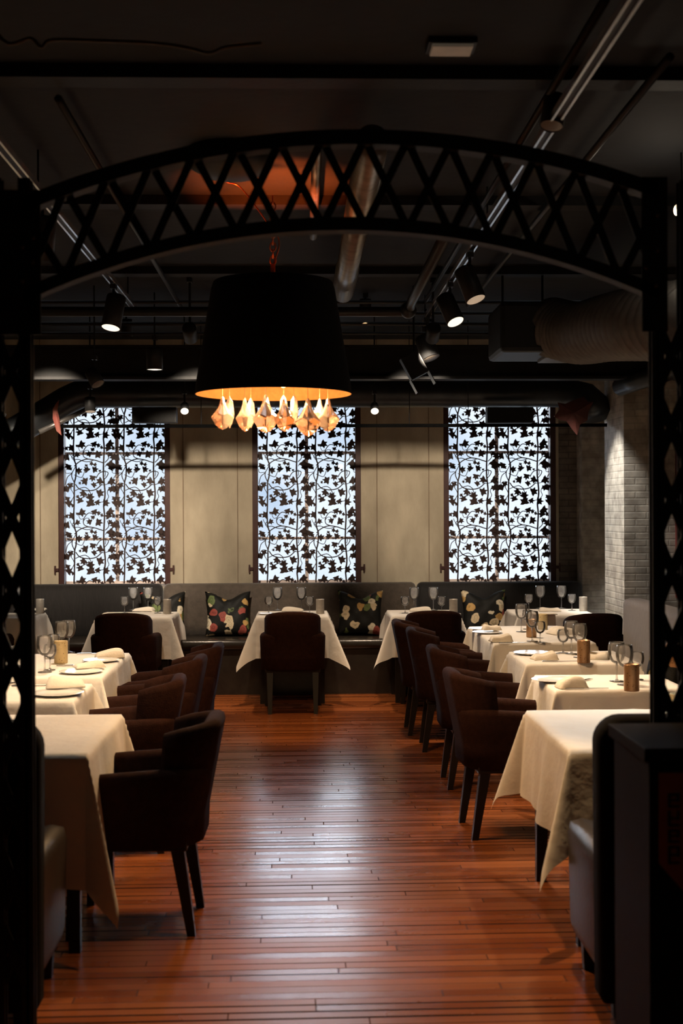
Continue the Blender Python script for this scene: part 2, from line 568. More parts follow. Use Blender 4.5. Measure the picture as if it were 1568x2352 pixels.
M['candle_cream'] = holes_mat('pierced_cream_ceramic', (0.62, 0.50, 0.28), (0.54, 0.42, 0.22), 0.6, 0.0)

def floral_mat(name, ramp):
    m = mat(name, (0.01, 0.01, 0.01), (0.012, 0.012, 0.012), 10, 0.6, 0, 0.2, 90, spec=0.25)
    t = m.node_tree
    b = t.nodes['Principled BSDF']
    tcn = t.nodes.new('ShaderNodeTexCoord')
    oi = t.nodes.new('ShaderNodeObjectInfo')
    ad = t.nodes.new('ShaderNodeVectorMath')
    ad.operation = 'ADD'
    sc_ = t.nodes.new('ShaderNodeMath')
    sc_.operation = 'MULTIPLY'
    sc_.inputs[1].default_value = 40
    t.links.new(oi.outputs['Random'], sc_.inputs[0])
    cx = t.nodes.new('ShaderNodeCombineXYZ')
    t.links.new(sc_.outputs[0], cx.inputs['X'])
    mp = t.nodes.new('ShaderNodeMapping')
    mp.inputs['Scale'].default_value = (1, 0.25, 1)
    t.links.new(tcn.outputs['Object'], mp.inputs['Vector'])
    # organic warp
    nz2 = t.nodes.new('ShaderNodeTexNoise')
    nz2.inputs['Scale'].default_value = 12
    t.links.new(mp.outputs[0], nz2.inputs['Vector'])
    sb = t.nodes.new('ShaderNodeVectorMath')
    sb.operation = 'MULTIPLY_ADD'
    sb.inputs[1].default_value = (0.07, 0.07, 0.07)
    t.links.new(nz2.outputs['Color'], sb.inputs[0])
    t.links.new(mp.outputs[0], sb.inputs[2])
    t.links.new(sb.outputs[0], ad.inputs[0])
    t.links.new(cx.outputs[0], ad.inputs[1])
    v = t.nodes.new('ShaderNodeTexVoronoi')
    v.inputs['Scale'].default_value = 11.5
    t.links.new(ad.outputs[0], v.inputs['Vector'])
    s = t.nodes.new('ShaderNodeSeparateColor')
    t.links.new(v.outputs['Color'], s.inputs[0])
    rr = t.nodes.new('ShaderNodeValToRGB')
    rr.color_ramp.interpolation = 'CONSTANT'
    els = rr.color_ramp.elements
    for i, (p, c) in enumerate(ramp):
        e = els[i] if i < 2 else els.new(p)
        e.position = p
        e.color = (*c, 1)
    t.links.new(s.outputs[0], rr.inputs['Fac'])
    # blob mask and darker ring detail
    r2 = t.nodes.new('ShaderNodeValToRGB')
    e2 = r2.color_ramp.elements
    e2[0].position = 0.0
    e2[0].color = (0.45, 0.45, 0.45, 1)
    e2[1].position = 0.16
    e2[1].color = (1, 1, 1, 1)
    for p, c in ((0.24, 0.55), (0.30, 1.0), (0.46, 0.9), (0.50, 0.0)):
        e = e2.new(p)
        e.color = (c, c, c, 1)
    t.links.new(v.outputs['Distance'], r2.inputs['Fac'])
    mx = t.nodes.new('ShaderNodeMix')
    mx.data_type = 'RGBA'
    mx.blend_type = 'MULTIPLY'
    mx.inputs['Factor'].default_value = 1.0
    t.links.new(rr.outputs['Color'], mx.inputs['A'])
    t.links.new(r2.outputs['Color'], mx.inputs['B'])
    a2 = t.nodes.new('ShaderNodeMix')
    a2.data_type = 'RGBA'
    a2.blend_type = 'ADD'
    a2.inputs['Factor'].default_value = 1.0
    t.links.new(mx.outputs['Result'], a2.inputs['A'])
    a2.inputs['B'].default_value = (0.008, 0.008, 0.007, 1)
    t.links.new(a2.outputs['Result'], b.inputs['Base Color'])
    return m
K0 = (0.0, 0.0, 0.0)
M['floral'] = floral_mat('black_botanical_print', [(0.0, (0.62, 0.50, 0.32)), (0.22, (0.12, 0.16, 0.05)), (0.38, (0.30, 0.06, 0.045)), (0.52, K0), (0.64, (0.50, 0.30, 0.10)), (0.78, (0.70, 0.62, 0.46)), (0.90, K0)])
M['floral_yellow'] = floral_mat('yellow_botanical_print', [(0.0, (0.50, 0.36, 0.08)), (0.3, (0.36, 0.30, 0.10)), (0.5, K0), (0.7, (0.42, 0.20, 0.08)), (0.85, (0.55, 0.45, 0.2))])

# ------------------------------------------------------------------ room shell
WY, CEIL = 12.6, 3.30
XL, XR = -3.3, 3.0
def struct(name, bm, m, label, cat):
    return tag(link(name, bm, m), label, cat, kind='structure')
bm = bmesh.new(); box(bm, XL - .2, XR + .9, -1.2, WY + .3, -.1, 0)
struct('floor', bm, M['floor'], 'worn orange-brown strip wood floor running across the dining room', 'floor')
bm = bmesh.new(); box(bm, XL - .2, XR + .9, -1.2, WY + .3, CEIL, CEIL + .1)
struct('ceiling', bm, M['ceiling'], 'dark charcoal painted ceiling crossed by pipes and tracks', 'ceiling')
bm = bmesh.new(); box(bm, XL - .2, XL, -1.2, WY, 0, CEIL)
struct('wall_left', bm, M['plaster'], 'left side wall of the dining room', 'wall')
bm = bmesh.new(); box(bm, XR, XR + .2, 11.5, WY, 0, CEIL); box(bm, XR + .7, XR + .9, -1.2, 11.5, 0, CEIL)
struct('wall_right', bm, M['brick'], 'grey painted brick wall on the right side', 'wall')
bm = bmesh.new(); box(bm, XL - .2, XR + .9, -1.4, -1.2, 0, CEIL)
struct('wall_front', bm, M['beam'], 'dark wall at the entrance end of the room', 'wall')

ZS, ZT = 0.92, 2.82
ZSCREEN = 2.82
win = []
for a, b in ((134, 391), (580, 829), (1019, 1277)):
    win.append((at(a, 1250, WY).x, at(b, 1250, WY).x))
bm = bmesh.new()
edges = [XL] + [v for p in win for v in p] + [at(1283, 1250, WY).x]
for i in range(0, 6, 2):
    box(bm, edges[i], edges[i + 1], WY, WY + .28, ZS, ZT)
box(bm, XL, edges[-1] , WY, WY + .28, 0, ZS)
box(bm, XL, edges[-1], WY, WY + .28, ZT, CEIL)
box(bm, edges[6], edges[7], WY, WY + .28, ZS, ZT)
struct('wall_back', bm, M['plaster'], 'beige plaster back wall between the three ivy-screened windows', 'wall')
bm = bmesh.new(); box(bm, edges[-1], XR + .2, WY, WY + .28, 0, CEIL)
struct('wall_back_brick', bm, M['brick_dark'], 'brown-grey brick end of the back wall right of the windows', 'wall')
# vertical panel joints on the plaster
xs = [at(x, 1250, WY).x for x in (93, 421, 546, 866, 985)]
for i, x in enumerate(xs):
    bm = bmesh.new(); box(bm, x - .004, x + .004, WY - .008, WY + .001, 0.0, CEIL)
    struct('trim_%d' % (i + 1), bm, M['groove'], 'thin vertical panel joint on the beige back wall, number %d from the left' % (i + 1), 'trim')
# pier at the right
pa = at(1433, 1250, 10.95).x
bm = bmesh.new(); box(bm, pa, XR + .75, 10.95, 11.65, 0, CEIL)
struct('wall_right_pier', bm, M['brick'], 'whitewashed brick pier standing out from the right wall', 'pier')
pb = at(1337, 1250, 12.35).x
bm = bmesh.new(); box(bm, pb, XR, 12.35, 12.6, 0, CEIL)
struct('trim_corner', bm, M['brick'], 'narrow grey pilaster in the back right corner', 'pilaster')
bm = bmesh.new(); box(bm, at(1554, 1200, 10.9).x, at(1554, 1200, 10.9).x + .5, 10.9, 10.949, 0.9, 2.25)
struct('trim_red', bm, M['redpaint'], 'dark red painted frame on the right pier seen through the lattice', 'frame')

# windows
WIN_NAME = ['left', 'middle', 'right']
for i, (x0, x1) in enumerate(win):
    root = thing('window_%d' % (i + 1), '%s tall window with pale sash bars behind the ivy screen' % WIN_NAME[i], 'window', ((x0 + x1) / 2, WY, ZS), kind='structure')
    W = x1 - x0
    H = ZT - ZS
    y0 = .17
    bm = bmesh.new()
    for x in (-W / 2 + .02, W / 2 - .02):
        box(bm, x - .02, x + .02, y0, y0 + .05, 0, H)
    box(bm, -W / 2, W / 2, y0, y0 + .05, 0, .05); box(bm, -W / 2, W / 2, y0, y0 + .05, H - .05, H)
    box(bm, -.017, .017, y0 + .03, y0 + .06, 0, H)
    for py in (1040, 1236):
        z = at(700, py, WY + .2).z - ZS
        box(bm, -W / 2, W / 2, y0 + .035, y0 + .055, z - .013, z + .013)
    link('sash', bm, M['sash'], root)
    bm = bmesh.new(); box(bm, -W / 2, W / 2, y0 + .062, y0 + .068, 0, H)
    link('glass_pane', bm, M['pane'], root)
    bm = bmesh.new(); box(bm, -W / 2, W / 2, 0, .28, -.002, .02)
    link('sill', bm, M['reveal'], root)

# ivy screens: one repeat drawn in 1/6 pixel units, cut from thin steel sheet
S = .448 / 650
LEAVES = [(310,650,64,25),(490,640,52,70),(545,665,36,-20),(705,640,66,40),(112,705,34,180),(185,698,58,190),(255,665,26,90),
 (690,710,56,240),(470,715,36,80),(600,690,30,150),(250,790,46,20),(430,785,48,200),(540,790,62,10),(118,828,58,170),(705,790,42,0),
 (130,950,52,110),(382,940,26,100),(460,915,36,150),(500,928,32,60),(710,920,66,50),(725,990,46,-60),(155,992,36,-80),
 (270,1022,54,-30),(392,1008,52,230),(492,1002,52,-10),(570,1015,22,90),(470,1110,54,100),(370,1165,62,190),(295,1190,24,180),
 (482,1220,46,-40),(580,1160,60,150),(722,1165,66,30),(160,1215,48,80),(125,1272,52,200),(732,1275,50,160),(345,1330,58,140),
 (560,1335,66,-20),(265,1380,30,180),(430,1395,64,-60),(440,1482,72,-100),(295,1440,54,-110),(120,1400,42,100),(532,1455,48,60),
 (640,1470,60,0),(130,1478,60,-40),(185,1508,28,-20)]
STEMS = [([(210,560),(205,700),(215,860),(240,950),(235,1100),(215,1190),(213,1350),(210,1508)],15),
 ([(620,560),(632,700),(625,850),(620,980),(620,1100),(630,1200),(640,1350),(620,1508)],16),
 ([(215,955),(260,910),(320,875),(400,855),(500,870),(560,890),(625,910)],11),([(215,865),(270,858),(330,880),(400,892),(490,868)],8),
 ([(470,668),(410,662),(365,705),(338,765),(350,825),(412,855)],9),([(420,735),(370,735),(335,780)],6),
 ([(230,1205),(270,1260),(330,1290),(430,1297),(520,1275),(600,1205)],11),([(225,1295),(300,1262),(365,1250),(425,1290)],8),
 ([(215,1075),(310,1112),(345,1062),(362,1005)],7),([(515,1125),(560,1055),(620,1030),(682,1042),(672,1090),(630,1140)],9),
 ([(185,1035),(180,1100),(215,1185)],10),([(92,1215),(105,1150),(125,1100),(180,1050),(232,960)],8),
 ([(160,1265),(200,1330),(205,1380),(170,1440)],7),([(705,1245),(672,1320),(690,1385),(640,1445),(560,1460)],7),
 ([(235,1430),(330,1392),(405,1350)],9),([(88,1000),(100,1050),(170,1048)],6),([(672,770),(690,845),(640,905)],9),
 ([(275,700),(298,745),(345,738)],6),([(215,880),(180,830),(205,790)],7),([(640,965),(670,930),(700,960)],6),
 ([(590,1215),(660,1210),(730,1165)],7),([(420,1300),(440,1340),(425,1390)],8),([(200,1195),(140,1190),(95,1240),(105,1290)],6),
 ([(640,1010),(648,1060),(640,1100)],7),([(150,760),(165,800),(215,860)],6)]
def ivy_outline(r, rot):
    prof = [(0, 1.15), (22, .62), (48, 1.0), (78, .55), (110, .92), (140, .55), (172, .35), (188, .35), (220, .55), (250, .92), (282, .55), (312, 1.0), (338, .62)]
    return [(r * q * math.cos(R(rot + a)), -r * q * math.sin(R(rot + a))) for a, q in prof]
TH = .004
def plate(bm, pts):
    f = [bm.verts.new((x, 0, z)) for x, z in pts]
    b = [bm.verts.new((x, TH, z)) for x, z in pts]
    n = len(pts)
    bm.faces.new(f)
    bm.faces.new(b[::-1])
    for k in range(n):
        bm.faces.new((f[k], b[k], b[(k + 1) % n], f[(k + 1) % n]))
def ivy_panel(width, height, zoff):
    bm = bmesh.new()
    tile = 948 * S
    for k in range(-1, int(height / tile) + 3):
        for cx, cy, r, rot in LEAVES:
            X = (cx - 80) * S
            Z = zoff + k * tile + (1508 - cy) * S
            r2 = r * S * 1.10
            for dx in (0, -650 * S, 650 * S):
                if X + dx < 0 or X + dx > width:
                    continue
                if Z < r2 * .4 or Z > height - r2 * .4:
                    continue
                plate(bm, [(X + dx + x, Z + z) for x, z in ivy_outline(r2, rot)])
        for pts, wd in STEMS:
            for dx in (0, 650 * S):
                c = catmull([((x - 80) * S + dx, zoff + k * tile + (1508 - y) * S, 0) for x, y in pts], 5)
                c = [p for p in c if 0 <= p.x <= width and 0 <= p.y <= height]
                if len(c) < 2:
                    continue
                L, Rr = [], []
                for i, p in enumerate(c):
                    t = c[min(i + 1, len(c) - 1)] - c[max(i - 1, 0)]
                    if t.length < 1e-7:
                        t = Vector((0, 1, 0))
                    t.normalize()
                    nn = Vector((-t.y, t.x, 0)) * wd * S * .68
                    L.append(p + nn); Rr.append(p - nn)
                for i in range(len(c) - 1):
                    plate(bm, [(L[i].x, L[i].y), (L[i + 1].x, L[i + 1].y), (Rr[i + 1].x, Rr[i + 1].y), (Rr[i].x, Rr[i].y)])
    for f in list(bm.faces):
        if f.calc_area() < 1e-9:
            bm.faces.remove(f)
    return bm
ivy_meshes = None
for i, (x0, x1) in enumerate(win):
    root = thing('ivy_screen', 'laser-cut ivy leaf screen with dark red frame over the %s window' % WIN_NAME[i], 'window screen', ((x0 + x1) / 2, WY + .06, ZS), group='ivy screens over the three windows')
    W = x1 - x0
    H = ZSCREEN - ZS - .04
    fw = .053
    pw = (W - 2 * fw) / 2
    if ivy_meshes is None:
        o1 = link('ivy_panel', ivy_panel(pw + .012, H, (1508 - 1508) * S + .11), M['ivy'], root, loc=(-W / 2 + fw, -.01, .02))
        ivy_meshes = o1.data
        w_first = pw
    else:
        o1 = bpy.data.objects.new('ivy_panel', ivy_meshes)
        COL.objects.link(o1); o1.parent = root
        o1.location = (-W / 2 + fw, -.01, .02)
    o2 = bpy.data.objects.new('ivy_panel', ivy_meshes)
    COL.objects.link(o2); o2.parent = root
    o2.location = (-W / 2 + fw + pw, -.016, .02)
    for s in (-1, 1):
        bm = bmesh.new()
        xa = s * (W / 2 - fw / 2)
        box(bm, xa - fw / 2, xa + fw / 2, -.05, .02, .02, H + .02, .004)
        link('frame_stile', bm, M['frame'], root)
        bm = bmesh.new()
        xa = s * (W / 2 + .018)
        box(bm, xa - .022, xa + .022, -.075, -.05, .155, .185, .003); box(bm, xa + s * .005, xa + s * .02, -.085, -.058, .13, .21, .003)
        link('latch', bm, M['frame'], root)

# ------------------------------------------------------------------ banquettes
def seat_back(name, x0, x1, m, label):
    root = thing(name, label, 'banquette', ((x0 + x1) / 2, 11.7, 0), group='banquette runs along the back wall')
    hw = (x1 - x0) / 2 - .004
    bm = bmesh.new()
    N_ = 28
    prof = [(.50, .47), (.47, .60), (.475, .78), (.50, .90), (.53, .955), (.575, .972), (.63, .965), (.66, .93), (.67, .80), (.67, .47)]
    secs = []
    rc = .05
    for k in range(N_ + 1):
        x = -hw + 2 * hw * k / N_
        secs.append(x)
    secs = sorted(set(secs + [-hw + .008, -hw + .02, -hw + .04, hw - .008, hw - .02, hw - .04]))
    rings = []
    for x in secs:
        e = min(hw - abs(x), rc) / rc
        q = math.sqrt(max(1 - (1 - e) ** 2, 0.0))
        ring = []
        for y, z in prof:
            zz = z - (1 - q) * rc * (1 if z > .9 else .0)
            yy = y + (.03 * (1 - q) if y < .55 else -.02 * (1 - q))
            ring.append(bm.verts.new((x, yy, zz)))
        rings.append(ring)
    for a, b in zip(rings, rings[1:]):
        for k in range(len(prof)):
            j = (k + 1) % len(prof)
            bm.faces.new((a[k], b[k], b[j], a[j]))
    bm.faces.new(rings[0]); bm.faces.new(rings[-1][::-1])
    link('backrest', bm, m, root, True)
    bm = bmesh.new()
    box(bm, -hw, hw, 0, .52, .40, .495, .04)
    o = link('seat', bm, M['seat_leather'], root, True)
    bm = bmesh.new()
    box(bm, -hw, hw, .03, .66, .0, .40)
    link('base', bm, M['seat_leather'], root)
    return root
bx = [XL + .02, at(373, 1345, 12.2).x, at(957, 1345, 12.2).x, at(1340, 1345, 12.2).x]
seat_back('banquette', bx[0], bx[1], M['banq_side'], 'charcoal velvet banquette run under the left window')
seat_back('banquette', bx[1], bx[2], M['banq_mid'], 'brown velvet banquette run under the middle window')
seat_back('banquette', bx[2], bx[3], M['banq_side'], 'charcoal velvet banquette run under the right window')

# right wall banquette
root = thing('bench_seat', 'grey striped velvet banquette along the right wall behind the table row', 'banquette', (2.06, 7.95, 0))
bm = bmesh.new(); box(bm, 0, .5, -2.0, 1.85, .40, .48, .03); link('seat', bm, M['seat_leather'], root, True)
bm = bmesh.new(); box(bm, .03, .54, -2.0, 1.85, 0, .40); link('base', bm, M['seat_leather'], root)
bm = bmesh.new(); box(bm, .36, .54, -2.0, 1.85, .46, .98, .05); link('backrest', bm, M['banq_grey'], root, True)

# ------------------------------------------------------------------ pillows
def pillow_bm(sz=.42, t=.13, seed=0, dent=.06):
    rnd = random.Random(seed)
    bm = bmesh.new()
    n = 22
    G = [[None] * (n + 1) for _ in range(n + 1)]
    B = [[None] * (n + 1) for _ in range(n + 1)]
    ph = rnd.random() * 6
    for i in range(n + 1):
        for j in range(n + 1):
            u, v = 2 * i / n - 1, 2 * j / n - 1
            x = u * sz / 2 * (1 - .10 * (1 - v * v) * 1.0)
            z = v * sz / 2 * (1 - .10 * (1 - u * u))
            if v > -.2:
                z -= dent * math.exp(-(u / .45) ** 2) * ((v + .2) / 1.2) ** 1.5
            h = t / 2 * (max(0, (1 - u ** 4)) * max(0, (1 - v ** 4))) ** .6
            h *= 1 - .25 * math.exp(-(u / .3) ** 2) * max(v, 0)
            h += .004 * math.sin(9 * u + ph) * math.sin(7 * v + ph)
            e = (i in (0, n)) or (j in (0, n))
            p = bm.verts.new((x, -h if not e else 0, z + sz / 2))
            G[i][j] = p
            B[i][j] = p if e else bm.verts.new((x, h, z + sz / 2))
    for i in range(n):
        for j in range(n):
            bm.faces.new((G[i][j], G[i + 1][j], G[i + 1][j + 1], G[i][j + 1]))
            q = (B[i][j], B[i][j + 1], B[i + 1][j + 1], B[i + 1][j])
            if len(set(q)) == 4 and not all(v in (G[i][j], G[i][j + 1], G[i + 1][j + 1], G[i + 1][j]) for v in q):
                bm.faces.new(q)
    return bm
def pillow(px, lab, rz=0.0, seed=0, tilt=-12, m='floral', loc=None, g='botanical print throw pillows on the back banquettes'):
    p = loc or Vector((at(px, 1440, 12.02).x, 12.0, .497))
    o = link('throw_pillow', pillow_bm(seed=seed), M[m], smooth=True, loc=p, rot=(R(tilt), 0, rz))
    return tag(o, lab, 'pillow', g)
pillow(524, 'black botanical throw pillow on the brown banquette, left of the centre table', R(4), 1)
pillow(826, 'black botanical throw pillow on the brown banquette, right of the centre table', R(-6), 2)
pillow(1112, 'black and red botanical throw pillow below the right window', R(2), 3)
pillow(375, 'black botanical throw pillow half hidden behind the glasses of the left banquette table', R(8), 4)
pillow(0, 'yellow leaf print throw pillow on the right wall banquette beside the candle table', R(-80), 5, -14, 'floral_yellow', Vector((2.31, 8.35, .483)), 'throw pillows on the right wall banquette')
pillow(0, 'yellow leaf print throw pillow on the right wall banquette, nearer the iron column', R(-84), 6, -14, 'floral_yellow', Vector((2.31, 7.0, .483)), 'throw pillows on the right wall banquette')

# ------------------------------------------------------------------ armchairs
def u_path(hw, dp, rc, n=10):
    """plan of the tub from right arm front, round the back, to left arm front (front = +Y)"""
    pts = []
    pts += [(hw, dp / 2 - (dp - rc) * k / 8) for k in range(8)]
    for k in range(n + 1):
        a = -PI / 2 * k / n
        pts.append((hw - rc + rc * math.cos(a), -dp / 2 + rc + rc * math.sin(a)))
    for k in range(1, 8):
        pts.append((hw - rc - (2 * (hw - rc)) * k / 8, -dp / 2))
    for k in range(n + 1):
        a = -PI / 2 - PI / 2 * k / n
        pts.append((-hw + rc + rc * math.cos(a), -dp / 2 + rc + rc * math.sin(a)))
    pts += [(-hw, -dp / 2 + rc + (dp - rc) * k / 8) for k in range(1, 9)]
    return pts
def tub_section(path, i0, i1, th, zb, topf, lean=0.0, taper=.03, dp=.6, shrink=0.0, waist=0.0):
    """sweep a rounded slab along path[i0:i1]"""
    bm = bmesh.new()
    rings = []
    n = len(path)
    for i in range(i0, i1 + 1):
        p = Vector((*path[i], 0))
        t = Vector((*path[min(i + 1, n - 1)], 0)) - Vector((*path[max(i - 1, 0)], 0))
        t.normalize()
        nin = Vector((t.y, -t.x, 0))              # towards the inside of the tub
        c = Vector((0, .02, 0))
        if nin.dot(c - p) < 0:
            nin = -nin
        top = topf(i)
        ring = []
        if waist:
            hh = [(0.0, zb), (0.0, zb + .1), (0.0, .61), (0.0, .645), (0.0, .66), (0.0, .68), (0.0, top - .03), (.010, top - .010), (.028, top), (th - .028, top), (th - .010, top - .010), (th, top - .03), (th, .68), (th, .61), (th, zb)]
        else:
            hh = [(0.0, zb), (0.0, zb + .1), (0.0, top * .6 + zb * .4), (0.0, top - .03), (.010, top - .010), (.028, top), (th - .028, top), (th - .010, top - .010), (th, top - .03), (th, zb + .1), (th, zb)]
        for o_, z in hh:
            f = max(0.0, (z - zb) / .48)
            back = max(0.0, -(p.y) / (dp / 2))
            q = p + nin * (o_ + shrink)
            k = 1 - taper * (1 - min(f, 1))
            if waist:
                e_ = min(max((z - .635) / .035, 0), 1)
                k *= 1 - waist * e_ * e_ * (3 - 2 * e_) + .03 * min(max((z - .72) / .1, 0), 1)
            q = Vector((q.x * k, q.y * k - lean * back * max(0, f - .15), z))
            ring.append(bm.verts.new(q))
        rings.append(ring)
    for a, b in zip(rings, rings[1:]):
        m_ = len(a)
        for k in range(m_):
            j = (k + 1) % m_
            bm.faces.new((a[k], b[k], b[j], a[j]))
    bm.faces.new(rings[0]); bm.faces.new(rings[-1][::-1])
    return bm
def tapered_leg(bm, top, bot, a, b):
    top, bot = Vector(top), Vector(bot)
    vs = []
    for p, w_ in ((top, a), (bot, b)):
        vs.append([bm.verts.new(p + Vector((sx * w_ / 2, sy * w_ / 2, 0))) for sx, sy in ((-1, -1), (1, -1), (1, 1), (-1, 1))])
    for k in range(4):
        bm.faces.new((vs[0][k], vs[0][(k + 1) % 4], vs[1][(k + 1) % 4], vs[1][k]))
    bm.faces.new(vs[0][::-1]); bm.faces.new(vs[1])
def make_armchair(label, loc, rz, group):
    t = thing('armchair', label, 'chair', loc, rz, group)
    path = [(a, b - .04) for a, b in u_path(.275, .54, .14)]
    n = len(path)
    ia = 19                                       # the arms wrap round the rear corners up to the back panel
    def arm_top(i):
        d = min(i, n - 1 - i)
        return .625 + .03 * min(d / 8, 1) if d > 0 else .605
    inner = [(a, b - .04) for a, b in u_path(.228, .53, .12)]
    ja = 7
    jb = len(inner) - 1 - ja
    def back_top(i):
        d = min(i - ja, jb - i)
        return .80 + .035 * math.sin(PI * (i - ja) / (jb - ja)) if d > 0 else .785
    ob = link('backrest', tub_section(inner, ja, jb, .075, .36, back_top, .10, -.02, .62, .0), M['chair'], t, True)
    ob.data.shade_smooth()
    link('armrest', tub_section(path, 0, ia, .075, .355, arm_top, .10, .06, .62, .0), M['chair'], t, True)
    link('armrest', tub_section(path, n - 1 - ia, n - 1, .075, .355, arm_top, .10, .06, .62, .0), M['chair'], t, True)
    bm = bmesh.new(); box(bm, -.205, .205, -.23, .225, .37, .475, .03)
    link('seat', bm, M['chair'], t, True)
    bm = bmesh.new(); box(bm, -.225, .225, -.255, .215, .335, .372, .008)
    link('seat_frame', bm, M['leg'], t)
    for sx in (-1, 1):
        bm = bmesh.new(); tapered_leg(bm, (sx * .205, .175, .345), (sx * .225, .195, 0), .05, .03); link('leg', bm, M['leg'], t)
        bm = bmesh.new(); tapered_leg(bm, (sx * .185, -.215, .345), (sx * .185, -.268, 0), .052, .032); link('leg', bm, M['leg'], t)
    return t
AISLE_R, AISLE_L, BACKROW = 'armchairs of the right aisle row', 'armchairs of the left aisle row', 'armchairs facing the back banquette'
proto = make_armchair('brown armchair in front of the centre banquette table under the middle window', (-.07, 10.86, 0), 0, BACKROW)
for x, y, rz, lab, g in [
    (-1.44, 10.86, 0, 'dark armchair at the banquette table below the left window', BACKROW),
    (1.085, 10.9, 0, 'brown armchair at the banquette table between the middle and right windows', BACKROW),
    (2.30, 10.5, R(3), 'dark armchair at the far right banquette table beside the brick pier', BACKROW),
    (-2.68, 10.86, 0, 'taupe armchair behind the left lattice column at the leftmost banquette table', BACKROW),
    (1.12, 6.70, -PI / 2 + R(3), 'nearest armchair of the right aisle row, drawn up to the bronze candle table', AISLE_R),
    (1.14, 7.86, -PI / 2, 'second nearest armchair of the right aisle row', AISLE_R),
    (1.11, 9.05, -PI / 2 - R(2), 'third armchair back in the right aisle row', AISLE_R),
    (1.06, 9.72, -PI / 2, 'farthest armchair of the right aisle row', AISLE_R),
    (-.695, 5.28, PI / 2 - R(1), 'nearest armchair of the left aisle row, at the big bare cream table', AISLE_L),
    (-.955, 6.50, PI / 2 + R(2), 'second nearest armchair of the left aisle row', AISLE_L),
    (-.92, 7.42, PI / 2 - R(2), 'third armchair back in the left aisle row', AISLE_L),
    (-.86, 8.08, PI / 2, 'farthest armchair of the left aisle row', AISLE_L)]:
    dup(proto, (x, y, 0), rz, lab, g)

# high-backed dark chairs closest to the camera
def make_high_chair(label, loc, rz):
    t = thing('high_back_armchair', label, 'chair', loc, rz, 'dark high-backed armchairs nearest the camera')
    bm = bmesh.new()
    if True:
        pr = []
        for cx_, cz_, st_ in ((.30 - .085, .985 - .085, 0), (-.30 + .085, .985 - .085, 90), (-.30 + .02, .08, 180), (.30 - .02, .08, 270)):
            rr_ = .085 if cz_ > .5 else .02
            pr += [(cx_ + rr_ * math.cos(R(st_ + q_ * 15)), cz_ + rr_ * math.sin(R(st_ + q_ * 15))) for q_ in range(7)]
        rg_ = []
        for y_, k_ in ((-.31, .0), (-.295, .014), (-.195, .014), (-.18, .0)):
            rg_.append([bm.verts.new((x_ * (1 if k_ else .95), y_, .52 + (z_ - .52) * (1 if k_ else .975))) for x_, z_ in pr])
        for A_, B_ in zip(rg_, rg_[1:]):
            for q_ in range(len(pr)):
                j_ = (q_ + 1) % len(pr)
                bm.faces.new((A_[q_], A_[j_], B_[j_], B_[q_]))
        bm.faces.new(rg_[0][::-1]); bm.faces.new(rg_[-1])
    for v in bm.verts:
        f = max(0, v.co.z - .5)
        v.co.y -= .10 * f
        v.co.x *= 1 - .10 * max(0, (.55 - v.co.z))
    link('backrest', bm, M['darkchair'], t, True)
    bm = bmesh.new(); box(bm, -.175, .175, -.2, .26, .14, .46, .05); link('seat', bm, M['darkchair'], t, True)
    for s in (-1, 1):
        bm = bmesh.new()
        box(bm, s * .225 - .055, s * .225 + .055, -.22, .27, .12, .535, .05)
        for v in bm.verts:
            v.co.x += s * .012 * max(0, v.co.z - .3) / .3
        o = link('armrest', bm, M['arm_leather'], t, True)
        o['label'] = 'taupe leather armrest'
    for sx in (-1, 1):
        for sy in (-.24, .2):
            bm = bmesh.new(); tapered_leg(bm, (sx * .22, sy, .15), (sx * .22, sy, 0), .05, .035); link('leg', bm, M['leg'], t)
    return t
hc = make_high_chair('dark high-backed armchair at the right, beside the wooden stand', (1.245, 4.46, 0), 0)
dup(hc, (-1.125, 4.46, 0), 0, 'dark high-backed armchair at the left edge, behind the lattice column')

